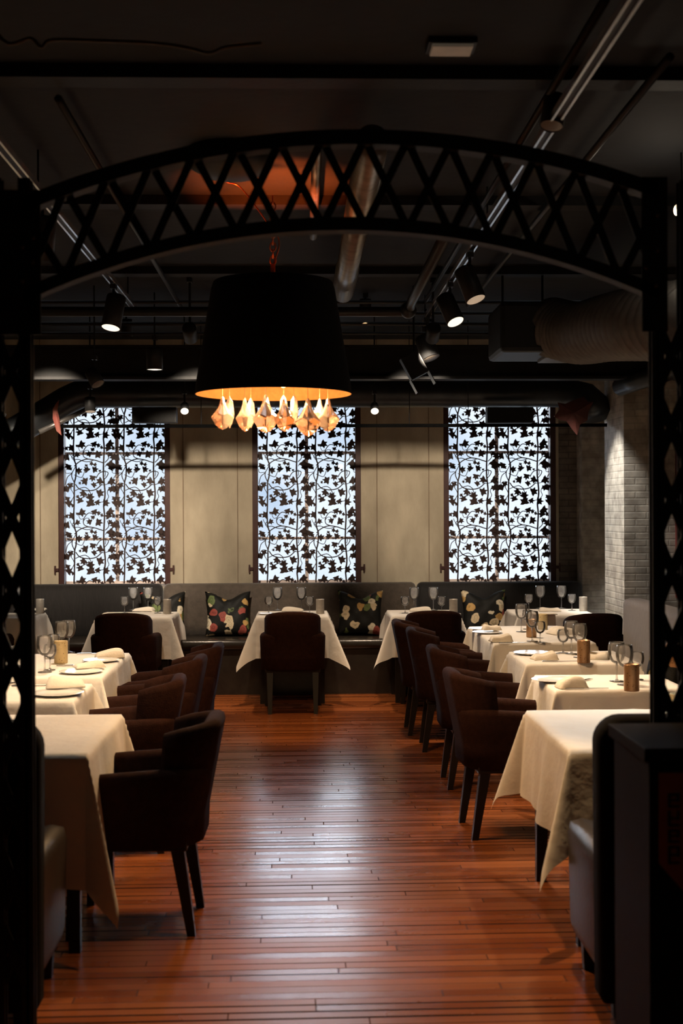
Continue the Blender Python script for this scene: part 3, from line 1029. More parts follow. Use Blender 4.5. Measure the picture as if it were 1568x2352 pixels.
# ------------------------------------------------------------------ tables and cloths
def drape(wx, dy, over, seed, flare=.07, sides=(1, 1, 1, 1), cflare=.36):
    rnd = random.Random(seed)
    ph = [rnd.random() * 6.28 for _ in range(12)]
    bm = bmesh.new()
    st = .022
    def axis(L, f0, f1):
        h = L / 2
        inner = [-h + L * k / 22 for k in range(23)]
        n0, n1 = max(int(over * f0 / st), 2), max(int(over * f1 / st), 2)
        return [-h - over * f0 * k / n0 for k in range(n0, 0, -1)] + inner + [h + over * f1 * k / n1 for k in range(1, n1 + 1)]
    X, Y = axis(wx, sides[0], sides[1]), axis(dy, sides[2], sides[3])
    G = []
    hx, hy = wx / 2, dy / 2
    for i, x in enumerate(X):
        rowv = []
        for j, y in enumerate(Y):
            px, py = max(-hx, min(hx, x)), max(-hy, min(hy, y))
            qx, qy = x - px, y - py
            s = math.hypot(qx, qy)
            if s < 1e-6:
                z = .0015 * math.sin(5 * x + ph[0]) * math.sin(6 * y + ph[1])
                # pressed fold lines of the linen
                z += .002 * math.exp(-(x / .012) ** 2) + .002 * math.exp(-((y - .05) / .012) ** 2)
                rowv.append(bm.verts.new((x, y, z)))
                continue
            th = math.atan2(abs(qy), abs(qx))
            cor = math.sin(2 * th) ** 2 if (abs(qx) > 1e-6 and abs(qy) > 1e-6) else 0.0
            side = (0 if qx > 0 else 1) if abs(qx) >= abs(qy) else (2 if qy > 0 else 3)
            along = py if abs(qx) >= abs(qy) else px
            lim = hy if abs(qx) >= abs(qy) else hx
            fade = 1 - (abs(along) / lim) ** 4 if cor == 0 else 0
            rip = (.055 * math.sin(along * 11 + ph[side]) + .03 * math.sin(along * 23 + ph[side + 4])) * fade
            wob = .05 * math.sin(6 * th + ph[8 + (0 if qx > 0 else 1)]) * cor
            k = flare + rip + (cflare + wob) * cor
            k = max(k, .015)
            k = min(k, .6)
            ux, uy = qx / s, qy / s
            # the fabric gathers towards the 45 degree fold of each corner
            if cor > 0:
                g = .55 * math.sin(4 * th) * .5
                th2 = th + g * .35
                ux = math.cos(th2) * (1 if qx > 0 else -1)
                uy = math.sin(th2) * (1 if qy > 0 else -1)
            rr = .012
            out = k * s + min(s, rr) * .7
            dz = math.sqrt(max(1 - k * k, .3)) * s
            dz = dz - rr * .6 * (1 - math.exp(-s / rr))
            rowv.append(bm.verts.new((px + ux * out, py + uy * out, -dz)))
        G.append(rowv)
    for i in range(len(X) - 1):
        for j in range(len(Y) - 1):
            bm.faces.new((G[i][j], G[i + 1][j], G[i + 1][j + 1], G[i][j + 1]))
    return bm
TOP = .748
def table(cx, cy, wx, dy, over, lab, seed, tgroup, flare=.07, sides=(1, 1, 1, 1), cflare=.36, rz=0.0):
    t = thing('dining_table', 'dark-legged dining table under a cloth, ' + lab, 'table', (cx, cy, 0), rz, 'cloth-covered dining tables')
    bm = bmesh.new(); box(bm, -wx / 2 + .004, wx / 2 - .004, -dy / 2 + .004, dy / 2 - .004, TOP - .034, TOP - .004, .003)
    link('tabletop', bm, M['wood'], t)
    bm = bmesh.new()
    box(bm, -wx / 2 + .06, wx / 2 - .06, -dy / 2 + .06, dy / 2 - .06, TOP - .10, TOP - .034)
    link('apron', bm, M['leg'], t)
    for sx in (-1, 1):
        for sy in (-1, 1):
            bm = bmesh.new(); tapered_leg(bm, (sx * (wx / 2 - .06), sy * (dy / 2 - .06), TOP - .036), (sx * (wx / 2 - .05), sy * (dy / 2 - .05), 0), .06, .042)
            link('leg', bm, M['leg'], t)
    c = link('tablecloth', drape(wx, dy, over, seed, flare, sides, cflare), M['cloth'], smooth=True, loc=(cx, cy, TOP), rot=(0, 0, rz))
    tag(c, 'cream linen tablecloth with pointed hanging corners, ' + lab, 'tablecloth', tgroup)
    return t
CB, CR, CL_ = 'tablecloths along the back banquette', 'tablecloths of the right row', 'tablecloths of the left row'
TABLES = {
 'A': (-.076, 11.43, .61, .62, .36, 'at the centre below the middle window', CB, .09),
 'B': (-1.42, 11.43, .63, .62, .36, 'below the left window', CB, .09),
 'C': (1.065, 11.43, .58, .62, .36, 'between the middle and right windows', CB, .09),
 'D': (2.19, 11.45, .66, .62, .34, 'below the right window by the brick pier', CB, .06),
 'E': (-2.62, 11.43, .68, .62, .36, 'at the far left behind the lattice column', CB, .07),
 'R1': (1.49, 5.35, .96, .96, .38, 'nearest on the right with a bare top', CR, .06),
 'R2': (1.60, 6.77, .66, .60, .34, 'second on the right with a bronze candle holder', CR, .05),
 'R3': (1.65, 7.93, .66, .64, .34, 'third on the right before the long table', CR, .05),
 'R4': (1.64, 9.40, .68, 1.32, .34, 'the long one farthest back on the right', CR, .05),
 'L1': (-1.28, 5.35, .96, .96, .40, 'nearest on the left with a bare top', CL_, .06),
 'L2': (-1.46, 6.57, .73, .58, .34, 'second on the left with one plate and napkin', CL_, .05),
 'L3': (-1.46, 7.75, .73, 1.18, .36, 'third on the left with the cream candle holder', CL_, .05)}
for i, (k, v) in enumerate(TABLES.items()):
    sd, cf = {'C': ((1, 1, 1, .3), .36), 'R': ((1, .15, 1, 1), .36), 'L': ((1, 1, 1, 1), .36)}.get(k[0] if k[0] in 'RL' else 'C'), .36
    if k == 'L1':
        sd, cf = ((1, 1, 1.25, 1), .36), .22
    if k == 'R1':
        sd = ((1, .8, 1, 1), .36)
    table(v[0], v[1], v[2], v[3], v[4], v[5], 11 + i * 7, v[6], v[7], sd[0], cf)

# ------------------------------------------------------------------ tableware
def glass_parts(h, rb, root):
    bm = bmesh.new()
    zb = h * .46
    prof = []
    for k in range(13):
        a = k / 12
        z = zb + (h - zb) * a
        r = rb * (math.sin(PI * (.08 + .62 * a ** .75)) ** .75)
        prof.append((max(r, .004), z))
    inner = [(max(r - .0016, .002), z + (.002 if i == 0 else 0)) for i, (r, z) in enumerate(prof)][::-1]
    lathe(bm, prof + inner, 20, True, True)
    link('bowl', bm, M['glass'], root, True)
    bm = bmesh.new(); tube(bm, [(0, 0, .004), (0, 0, zb * .5), (0, 0, zb + .002)], [.0055, .0035, .005], 8); link('stem', bm, M['glass'], root, True)
    bm = bmesh.new(); lathe(bm, [(rb * .88, 0), (rb * .88, .002), (rb * .3, .006), (.005, .011)], 20, True, True); link('foot', bm, M['glass'], root, True)
big = small = None
def wine_glass(kind, pos, label, group):
    global big, small
    src = big if kind == 'big' else small
    if src is None:
        r = thing('wine_glass', label, 'glass', pos, 0, group)
        if kind == 'big':
            glass_parts(.205, .045, r); big = r
        else:
            glass_parts(.145, .037, r); small = r
        return r
    return dup(src, pos, 0, label, group)
def candle(pos, label, m, r=.036, h=.125):
    root = thing('candle_holder', label, 'candle holder', pos, 0, 'cylindrical candle holders on the tables')
    bm = bmesh.new()
    lathe(bm, [(r * .97, 0), (r, .004), (r, h - .004), (r * .98, h), (r * .93, h), (r * .93, .01)], 28, True, True)
    link('holder', bm, M[m], root, True).data.shade_smooth()
    bm = bmesh.new(); lathe(bm, [(r * .7, .01), (r * .7, h * .55), (r * .2, h * .56)], 16, True, True)
    link('candle', bm, M['china'], root, True)
    return root
def plate_(pos, label, r=.125):
    bm = bmesh.new()
    lathe(bm, [(r * .70, 0), (r * .74, .002), (r * .97, .009), (r, .0105), (r * .97, .012), (r * .72, .006), (.002, .005)], 32, True, True)
    return tag(link('dinner_plate', bm, M['china'], smooth=True, loc=pos), label, 'plate', 'white china plates')
def napkin(pos, label, a=.17, b=.11, h=.03, rz=0.0, seed=0):
    rnd = random.Random(seed)
    bm = bmesh.new()
    n, m_ = 16, 12
    p1, p2 = rnd.random() * 6, rnd.random() * 6
    T, B = [], []
    for i in range(n + 1):
        r1, r2 = [], []
        for j in range(m_ + 1):
            u, v = 2 * i / n - 1, 2 * j / m_ - 1
            x = u * a / 2 * (1 + .03 * math.sin(3 * v + p1))
            y = v * b / 2 * (1 + .04 * math.sin(4 * u + p2))
            e = max(0, 1 - abs(u) ** 6) * max(0, 1 - abs(v) ** 4)
            z = .006 + h * e ** .5 * (.75 + .25 * math.sin(2.2 * u + p1) + .1 * math.sin(6 * v + p2))
            r1.append(bm.verts.new((x, y, z)))
            r2.append(bm.verts.new((x, y, 0)))
        T.append(r1); B.append(r2)
    for i in range(n):
        for j in range(m_):
            bm.faces.new((T[i][j], T[i + 1][j], T[i + 1][j + 1], T[i][j + 1]))
            bm.faces.new((B[i][j], B[i][j + 1], B[i + 1][j + 1], B[i + 1][j]))
    for i in range(n):
        bm.faces.new((T[i][0], B[i][0], B[i + 1][0], T[i + 1][0])); bm.faces.new((T[i][m_], T[i + 1][m_], B[i + 1][m_], B[i][m_]))
    for j in range(m_):
        bm.faces.new((T[0][j], T[0][j + 1], B[0][j + 1], B[0][j])); bm.faces.new((T[n][j], B[n][j], B[n][j + 1], T[n][j + 1]))
    return tag(link('napkin', bm, M['napkin'], smooth=True, loc=pos, rot=(0, 0, rz)), label, 'napkin', 'folded linen napkins')
def knife(pos, rz, label):
    root = thing('table_knife', label, 'knife', pos, rz, 'table knives')
    bm = bmesh.new(); box(bm, -.105, -.01, -.007, .007, 0, .007, .002); link('handle', bm, M['steel'], root)
    bm = bmesh.new(); box(bm, -.012, .115, -.009, .009, .002, .0045)
    for v in bm.verts:
        if v.co.x > .1:
            v.co.y *= .4
    link('blade', bm, M['steel'], root)
    return root
def fork(pos, rz, label):
    root = thing('table_fork', label, 'fork', pos, rz, 'table forks')
    bm = bmesh.new(); box(bm, -.10, .05, -.005, .005, 0, .005, .0015); link('handle', bm, M['steel'], root)
    bm = bmesh.new(); box(bm, .045, .065, -.012, .012, .001, .005)
    for k in range(4):
        y = -.0105 + .007 * k
        box(bm, .062, .10, y - .0018, y + .0018, .002, .005)
    link('tines', bm, M['steel'], root)
    return root
G_BACK, G_RIGHT, G_LEFT = 'stemware on the back banquette tables', 'stemware on the right row of tables', 'stemware on the left row of tables'
def on(px, py, dz=.001):
    p = at_z(px, py, TOP)
    p.z = TOP + dz + .002
    return p
# back row: (glass x pixels at the foot line)
NAMES = {'A': 'centre banquette table', 'B': 'banquette table below the left window', 'C': 'banquette table right of the middle window', 'D': 'far right banquette table', 'E': 'leftmost banquette table behind the lattice'}
def back_setting(k, big_px, small_px, cand_px, ybig=1402, ysm=1409):
    nm = NAMES[k]
    for s, x in zip(('left', 'right'), big_px):
        wine_glass('big', on(x, ybig), 'tall wine glass, %s of the pair, on the %s' % (s, nm), G_BACK)
    for s, x in zip(('left', 'right'), small_px):
        wine_glass('small', on(x, ysm), 'small stemmed glass, %s one, on the %s' % (s, nm), G_BACK)
    if cand_px:
        candle(on(cand_px, ysm + 1), 'pale cylindrical candle holder on the %s' % nm, 'pewter')
back_setting('A', (637, 692), (617, 711), 735)
back_setting('B', (306, 340), (286, 362), 384)
back_setting('C', (951, 995), (930, 1014), 1041)
back_setting('D', (1240, 1289), (1214, 1313), 1339, 1398, 1403)
back_setting('E', (4, 40), (-14, 62), 92, 1400, 1408)
for k, x, x2 in (('A', 672, 690), ('B', 330, 262), ('C', 965, 1030), ('D', 1262, 1250)):
    napkin(on(x, 1404), 'folded white napkin at the window side of the %s' % NAMES[k], .19, .12, .03, R(-6), ord(k))
    napkin(on(x2, 1412), 'flat folded napkin at the chair side of the %s' % NAMES[k], .2, .09, .012, R(5), ord(k) + 9)
plate_(on(610, 1412), 'white side plate at the left front of the centre banquette table', .07)
knife(on(985, 1413), R(20), 'knife lying on the banquette table right of the middle window')
napkin(on(85, 1402), 'folded white napkin on the leftmost banquette table behind the lattice', .16, .1, .02, 0, 77)
# right row
def cand_px(px, py, lab, m, **k):
    return candle(on(px, py), lab, m, **k)
cand_px(1450, 1588, 'bronze pierced candle holder on the second right table', 'candle_bronze', r=.038, h=.132)
cand_px(1340, 1523, 'bronze pierced candle holder on the third right table', 'candle_bronze', r=.038, h=.132)
cand_px(1220, 1464, 'bronze candle holder on the long right table, behind glasses', 'candle_bronze', r=.036, h=.125)
cand_px(1246, 1446, 'pale pierced candle holder at the far end of the long right table', 'candle_cream', r=.036, h=.115)
cand_px(1560, 1660, 'cream candle holder on the nearest right table beside the iron column', 'candle_cream', r=.040, h=.12)
for kind, px, py, lab in [
    ('big', 1416, 1566, 'tall wine glass left of the bronze candle holder on the second right table'),
    ('big', 1434, 1574, 'tall wine glass just beside the bronze candle holder on the second right table'),
    ('small', 1463, 1562, 'small stemmed glass behind the bronze candle holder on the second right table'),
    ('big', 1312, 1503, 'tall wine glass left of the candle holder on the third right table'),
    ('big', 1331, 1511, 'tall wine glass nearest the candle holder on the third right table'),
    ('small', 1293, 1501, 'small stemmed glass leftmost on the third right table'),
    ('big', 1197, 1452, 'tall wine glass left of the candle on the long right table'),
    ('big', 1222, 1474, 'tall wine glass in front of the candle on the long right table'),
    ('small', 1240, 1478, 'small stemmed glass right of the candle on the long right table'),
    ('small', 1210, 1446, 'small stemmed glass behind the candle on the long right table')]:
    wine_glass(kind, on(px, py), lab, G_RIGHT)
plate_(on(1272, 1565), 'white plate at the aisle side of the second right table', .12)
n = napkin(on(1312, 1580, .0), 'puffed folded napkin in front of the plate on the second right table', .15, .10, .05, R(8), 21)
knife(on(1345, 1584), R(2), 'knife beside the napkin on the second right table')
fork(on(1330, 1566), R(40), 'fork behind the napkin on the second right table')
plate_(on(1222, 1503), 'white plate at the aisle side of the third right table', .12)
napkin(on(1250, 1515, .0), 'puffed folded napkin on the third right table', .15, .10, .045, R(6), 22)
knife(on(1285, 1521), R(2), 'knife beside the napkin on the third right table')
fork(on(1262, 1505), R(38), 'fork behind the napkin on the third right table')
plate_(on(1118, 1455), 'white plate at the near left corner of the long right table', .11)
plate_(on(1108, 1447), 'white plate farther back on the aisle side of the long right table', .11)
napkin(on(1150, 1474, .0), 'puffed folded napkin at the near end of the long right table', .15, .10, .05, R(4), 23)
napkin(on(1128, 1453, .018), 'puffed folded napkin on the plate at the far end of the long right table', .13, .09, .04, R(8), 24)
napkin(on(1292, 1456, .0), 'large folded napkin at the bench side of the long right table', .2, .16, .045, R(20), 25)
napkin(on(1368, 1513, .0), 'large folded napkin at the bench side of the third right table', .16, .14, .05, R(-20), 26)
knife(on(1180, 1478), R(3), 'knife at the near end of the long right table')
# left row
cand_px(140, 1524, 'cream pierced candle holder on the third left table', 'candle_cream', r=.040, h=.132)
for kind, px, py, lab in [
    ('big', 158, 1500, 'tall wine glass behind the cream candle holder on the third left table'),
    ('big', 142, 1503, 'tall wine glass directly behind the cream candle holder on the third left table'),
    ('small', 124, 1512, 'small stemmed glass left of the cream candle holder on the third left table'),
    ('big', 103, 1545, 'tall wine glass nearest the column on the third left table'),
    ('small', 115, 1540, 'small stemmed glass in front of the cream candle holder on the third left table'),
    ('small', 22, 1570, 'small stemmed glass seen through the lattice on the second left table'),
    ('big', 44, 1576, 'tall wine glass close to the column on the second left table')]:
    wine_glass(kind, on(px, py), lab, G_LEFT)
plate_(on(186, 1546), 'white plate at the near corner of the third left table', .12)
napkin(on(205, 1538, .012), 'folded napkin behind the plate at the near corner of the third left table', .17, .12, .03, R(20), 31)
napkin(on(252, 1511, .004), 'folded napkin at the far end of the third left table', .18, .14, .045, R(10), 32)
plate_(on(232, 1520), 'white plate at the far end of the third left table', .11)
plate_(on(132, 1596), 'white plate at the aisle corner of the second left table', .13)
napkin(on(150, 1585, .016), 'yellowish folded napkin behind the plate on the second left table', .19, .13, .05, R(12), 33)
knife(on(172, 1530), R(10), 'knife behind the plate on the third left table')
fork(on(110, 1577), R(5), 'fork behind the plate on the second left table')
knife(on(215, 1503), R(5), 'knife at the far end of the third left table')

# ------------------------------------------------------------------ iron archway
AY = 4.0
arch = thing('iron_archway', 'black iron lattice archway with two lattice columns framing the room', 'archway', (0, AY, 0))
def ap(px, py):
    p = at(px, py, AY)
    return (p.x, p.z)
def chord(name, crown, left, thick, width=.07):
    cx, cz = ap(*crown)
    lx, lz = ap(*left)
    hs, sag = cx - lx, cz - lz
    Rr = (hs * hs + sag * sag) / (2 * sag)
    return cx, cz, Rr
lcx, lcz, lR = chord('l', (795, 533), (95, 680), .04)
ucx, ucz, uR = chord('u', (830, 303), (100, 440), .05)
def arc_z(x, cx, cz, Rr):
    return cz - Rr + math.sqrt(max(Rr * Rr - (x - cx) ** 2, 0))
XA, XB = ap(62, 1176)[0], ap(1508, 1176)[0]
def arc_plate(bm, cx, cz, Rr, th, y0, y1, n=48, below=False):
    prev = None
    for k in range(n + 1):
        x = XA + (XB - XA) * k / n
        z = arc_z(x, cx, cz, Rr)
        q = [bm.verts.new((x, y0, z)), bm.verts.new((x, y1, z)), bm.verts.new((x, y1, z + th)), bm.verts.new((x, y0, z + th))]
        if prev:
            for a in range(4):
                b = (a + 1) % 4
                bm.faces.new((prev[a], q[a], q[b], prev[b]))
        else:
            bm.faces.new(q)
        prev = q
    bm.faces.new(prev[::-1])
bm = bmesh.new(); arc_plate(bm, lcx, lcz, lR, .036, -.03, .03); arc_plate(bm, lcx, lcz + .03, lR, .012, -.02, .02); link('lower_chord', bm, M['iron'], arch)
bm = bmesh.new(); arc_plate(bm, ucx, ucz - .045, uR, .045, -.03, .03); link('upper_chord', bm, M['iron'], arch)
sp = 98 / F * AY
x0 = ap(692, 425)[0]
k0 = int((XA - x0) / sp) - 1
for k in range(k0, k0 + 24):
    xa = x0 + (k - .5) * sp
    xb = x0 + (k + .5) * sp
    for a, b, off in ((xa, xb, -.012), (xb, xa, .012)):
        if min(a, b) < XA - .05 or max(a, b) > XB + .05:
            continue
        za = arc_z(a, lcx, lcz, lR) + .02
        zb = arc_z(b, ucx, ucz, uR) - .02
        bm = bmesh.new(); bar(bm, (a, off, za), (b, off, zb), .024, .008)
        link('lattice_bar', bm, M['iron'], arch)
for s, xe in ((-1, XA), (1, XB)):
    wcol = .088
    xo = xe + s * wcol
    for xx in (xe, xo):
        bm = bmesh.new()
        box(bm, xx - .019, xx + .019, -.022, -.014, 0, 2.66); box(bm, xx - .004, xx + .004, -.022, .022, 0, 2.66); box(bm, xx - .019, xx + .019, .014, .022, 0, 2.66)
        link('column_post', bm, M['iron'], arch)
    pitch = .221
    z0 = ap(20, 1188)[1] if s < 0 else ap(1548, 1147)[1]
    k = -12
    while z0 + k * pitch < 2.2:
        zc = z0 + k * pitch
        k += 1
        if zc < .15:
            continue
        for sg, off in ((1, -.010), (-1, -.004)):
            bm = bmesh.new(); bar(bm, (xe, off, zc - sg * pitch / 2), (xo, off, zc + sg * pitch / 2), .030, .006)
            link('lattice_bar', bm, M['iron'], arch)
    bm = bmesh.new()
    zlo, zhi = arc_z(xe, lcx, lcz, lR) - .10, arc_z(xe, ucx, ucz, uR) + .02
    xi = xe - s * .05
    xg = xo - .03 if s < 0 else xe + .028
    box(bm, min(xi, xg), max(xi, xg), -.030, -.022, zlo, zhi)
    link('gusset_plate', bm, M['iron'], arch)
    rv = [(57, 572), (82, 551), (80, 607), (57, 650)] if s < 0 else [(1504, 500), (1478, 620), (1500, 660), (1504, 580)]
    for px, py in rv:
        x, z = ap(px, py)
        bm = bmesh.new(); lathe(bm, [(.0075, 0), (.0065, .004), (.003, .0065)], 12, True, True, Matrix.Translation((x, -.030, z)) @ Matrix.Rotation(PI / 2, 4, 'X'))
        link('rivet', bm, M['rivet'], arch, True)

# ------------------------------------------------------------------ wooden stand with pennant
xw = at(1395, 1660, 3.70)
st = thing('host_stand', 'dark wooden stand in the right foreground with a pennant on its front', 'stand', (1.20, 3.50, 0))
zt = at(1480, 1720, 3.30).z
xl = at(1480, 1720, 3.30).x - 1.20
bm = bmesh.new(); box(bm, xl, xl + .62, -.2, .2, zt - .035, zt, .004); link('top', bm, M['wood'], st)
bm = bmesh.new(); box(bm, xl + .015, xl + .605, -.185, .185, .06, zt - .035); link('cabinet', bm, M['wood'], st)
bm = bmesh.new(); box(bm, xl + .04, xl + .58, -.16, .16, 0, .06); link('plinth', bm, M['wood'], st)
bp_ = at(1512, 1775, 3.31)
pe = thing('pennant', 'terracotta canvas pennant with dark lettering hanging on the wooden stand', 'banner', (bp_.x, 3.305, bp_.z))
wP, hP, tip = .125, .232, .072
bm = bmesh.new()
pts = [(0, 0), (wP, 0), (wP, -hP), (wP / 2, -hP - tip), (0, -hP)]
f_ = [bm.verts.new((x, 0, z)) for x, z in pts]
b_ = [bm.verts.new((x, .006, z)) for x, z in pts]
bm.faces.new(f_); bm.faces.new(b_[::-1])
for k in range(5):
    bm.faces.new((f_[k], f_[(k + 1) % 5], b_[(k + 1) % 5], b_[k]))
link('canvas', bm, M['banner'], pe)
# the print is too dark to read: dark strokes in the same places as the letters
rnd = random.Random(5)
bm = bmesh.new()
z = -.052
for h_, gl in ((.036, 0), (.040, 1), (.034, 2), (.046, 3)):
    xA, xB = .022, .052
    box(bm, xA, xB, -.002, 0, z - h_, z - h_ + .006); box(bm, xA, xA + .007, -.002, 0, z - h_, z)
    if gl != 1:
        box(bm, xA, xB, -.002, 0, z - .006, z)
    box(bm, xB - .007, xB, -.002, 0, z - h_ * .6, z)
    box(bm, xA + .004, xB - .004, -.002, 0, z - h_ * .55, z - h_ * .55 + .005)
    z -= h_ + .008
link('lettering', bm, M['ink'], pe)

# ------------------------------------------------------------------ chandelier
cc = at(628, 906, 6.25)
CH = thing('drum_chandelier', 'black drum chandelier with gold lining and hanging amber crystals', 'chandelier', (cc.x, 6.25, cc.z))
rb, rt = .375, .285
ht = at(628, 650, 6.25).z - cc.z
bm = bmesh.new(); lathe(bm, [(rb, 0), (rb * .985, .05), (rt + .01, ht - .03), (rt, ht)], 64); lathe(bm, [(rb, 0), (rb - .004, 0)], 64)
o = link('lamp_shade', bm, M['shade'], CH, True)
bm = bmesh.new(); lathe(bm, [(rb - .004, .0), (rb * .985 - .004, .05), (rt + .006, ht - .03), (rt - .004, ht), (rt, ht)], 64)
link('shade_lining', bm, M['gold'], CH, True)
bm = bmesh.new()
for k in range(3):
    a = 2 * PI * k / 3
    bar(bm, (0, 0, ht - .02), (rt * math.cos(a), rt * math.sin(a), ht - .02), .008, .008, (0, 0, 1))
lathe(bm, [(.30, .10), (.31, .10), (.31, .108), (.30, .108), (.30, .10)], 40)
for k in range(3):
    a = 2 * PI * k / 3 + .4
    bar(bm, (.305 * math.cos(a), .305 * math.sin(a), .104), (0, 0, ht - .03), .006, .006, (0, 0, 1))
link('frame', bm, M['copper'], CH)
for k in range(6):
    a = 2 * PI * k / 6 + .3
    x, y = .20 * math.cos(a), .20 * math.sin(a)
    bm = bmesh.new(); bmesh.ops.create_uvsphere(bm, u_segments=16, v_segments=10, radius=.028)
    for v in bm.verts:
        v.co.z *= 1.25
    bulb_bm = bm
    add_light('POINT', 'bulb_light', (x, y, .03), CANDLE, P_CHAND, CH, size=.03)
    add_light('SPOT', 'reflector_light', (x, y, .01), CANDLE, P_DOWN, CH, target=(0, 0, -1), size=.03, angle=158, blend=.3)
    bm = bmesh.new(); tube(bm, [(x, y, .115), (x, y, .17)], .013, 10); so = link('lamp_socket', bm, M['can'], CH)
    link('bulb', bulb_bm, M['bulb'], so, True, (x, y, .085))
add_light('SPOT', 'up_light', (0, 0, .2), AMBER, 420.0, CH, target=(-.02, .32, 1), size=.03, angle=60, blend=.9)
def crystal_bm(wd, h):
    bm = bmesh.new()
    half = [(0.0, 1.0), (.16, .93), (.22, .84), (.30, .74), (.46, .62), (.72, .50), (.98, .40), (1.0, .35), (.86, .27), (.72, .20), (.66, .15), (.46, .10), (.32, .05), (.12, .03), (0, 0)]
    out = [(x * wd / 2, z * h - h) for x, z in half]
    full = out + [(-x, z) for x, z in out[-2:0:-1]]
    V = [bm.verts.new((x, 0, z)) for x, z in full]
    n_ = len(V)
    for s in (-1, 1):
        d = wd * .22 * s
        top = bm.verts.new((0, d * .7, -h * .20)); mid = bm.verts.new((0, d, -h * .58))
        l = bm.verts.new((-wd * .2, d * .8, -h * .52)); r_ = bm.verts.new((wd * .2, d * .8, -h * .52)); bt = bm.verts.new((0, d * .6, -h * .82))
        cs = [top, r_, bt, l]
        def near(p):
            if p.co.z > -h * .28: return top
            if p.co.z < -h * .78: return bt
            return r_ if p.co.x > 0 else l
        for k in range(n_):
            a, b = V[k], V[(k + 1) % n_]
            ca, cb = near(a), near(b)
            if ca is cb:
                bm.faces.new((a, b, ca))
            else:
                bm.faces.new((a, b, cb)); bm.faces.new((a, cb, ca))
        for a, b in ((top, r_), (r_, bt), (bt, l), (l, top)):
            bm.faces.new((a, b, mid))
    return bm
cmesh = None
def px_local(px, Y):
    return at(px, 940, Y).x - cc.x
for px, dyc, rot, sz, ztop in [(511, -.06, .25, 1.0, 909), (527, .10, 1.45, 1.0, 908), (562, -.16, .75, 1.0, 912), (576, .16, 1.5, .95, 912), (610, -.22, .12, 1.12, 905), (653, -.24, .5, .98, 913), (651, .2, 1.5, 1.0, 905), (675, .22, 1.5, .95, 905), (707, -.22, -.1, 1.12, 913), (734, .12, .3, .85, 914), (753, -.14, -.2, 1.0, 913)]:
    Y = 6.25 + dyc
    X = px_local(px, Y)
    zt_ = at(px, ztop, Y).z - cc.z
    if cmesh is None:
        o = link('crystal_drop', crystal_bm(.108, .162), M['crystal'], CH)
        cmesh = o.data
    else:
        o = bpy.data.objects.new('crystal_drop', cmesh); COL.objects.link(o); o.parent = CH
    o.location = (X, dyc, zt_)
    o.scale = (sz, sz, sz)
    o.rotation_euler = (0, 0, rot)
    bm = bmesh.new(); tube(bm, [(0, 0, -.004), (0, 0, .10 - zt_)], .0012, 6); w_ = link('hanging_wire', bm, M['copper'], o)
# rod, hook, chain and canopy
bm = bmesh.new(); tube(bm, [(0, 0, ht - .03), (0, 0, ht + .09)], .012, 12); link('rod', bm, M['copper'], CH, True)
zc_ = CEIL - cc.z
bm = bmesh.new()
z = ht + .09
i = 0
while z < zc_ - .16:
    pts = []
    for k in range(13):
        a = 2 * PI * k / 12
        u, v = .014 * math.cos(a), .022 * math.sin(a)
        pts.append((u, 0, z + .018 + v) if i % 2 == 0 else (0, u, z + .018 + v))
    tube(bm, pts, .0035, 6, False)
    z += .032
    i += 1
link('chain', bm, M['copper'], CH, True)
bm = bmesh.new(); tube(bm, catmull([(0, 0, ht + .08), (.03, .02, ht + .2), (-.02, 0, ht + .28), (-.15, .05, zc_ - .10), (-.22, 0, zc_ - .08)], 8), .0035, 6); link('power_cord', bm, M['copper'], CH, True)
cn = at(530, 420, 6.0)
bm = bmesh.new(); lathe(bm, [(.20, -.03), (.205, -.05), (.19, -.105), (.12, -.145), (.03, -.16)], 32, True, True)
bmesh.ops.translate(bm, vec=(cn.x - cc.x, -.25, zc_ + .03), verts=bm.verts)
link('canopy', bm, M['can'], CH, True)

# ------------------------------------------------------------------ ceiling services
def pipe_thing(name, pts, r, m, label, cat='pipe', n=14, smooth=True, group=None):
    bm = bmesh.new(); tube(bm, pts, r, n)
    o = link(name, bm, m, smooth=smooth)
    o.data.shade_smooth()
    return tag(o, label, cat, group)
# steel beam
by = 10.4
zb0, zb1 = at(700, 873, by).z, at(700, 795, by).z
bm = bmesh.new(); box(bm, XL, XR + .4, by - .08, by + .08, zb0, zb0 + .022); box(bm, XL, XR + .4, by - .012, by + .012, zb0, zb1); box(bm, XL, XR + .4, by - .08, by + .08, zb1 - .022, zb1)
tag(link('steel_beam', bm, M['beam']), 'dark steel beam crossing the whole room in front of the windows', 'beam', kind='structure')
for i, yb in enumerate((4.9, 6.9, 8.9)):
    bm = bmesh.new(); box(bm, XL, XR + .7, yb - .06, yb + .06, CEIL - .05, CEIL)
    tag(link('ceiling_joist', bm, M['beam']), 'dark joist across the ceiling, %s from the archway' % ('first', 'second', 'third')[i], 'beam', 'ceiling joists', 'structure')
# big round duct
dz_ = at(700, 903, 11.6).z
xl_, xr_ = at(205, 903, 11.6).x, at(1262, 903, 11.6).x
bm = bmesh.new()
nb = 90
pts = [at(-40, 1030, 11.6), at(40, 988, 11.6), at(108, 948, 11.6), at(152, 921, 11.6), at(182, 907, 11.6)]
nb0 = len(pts)
pts += [(xl_ + (xr_ - xl_) * k / nb, 11.6, dz_) for k in range(nb + 1)]
pts += [at(1310, 904, 11.6), at(1345, 912, 11.58), at(1365, 930, 11.55), at(1372, 955, 11.5)]
rs = [.128 if k % 15 else .134 for k in range(len(pts))]
tube(bm, pts, rs, 28)
tag(link('round_duct', bm, M['duct'], smooth=True), 'large dark round duct hanging across the tops of the windows', 'duct')
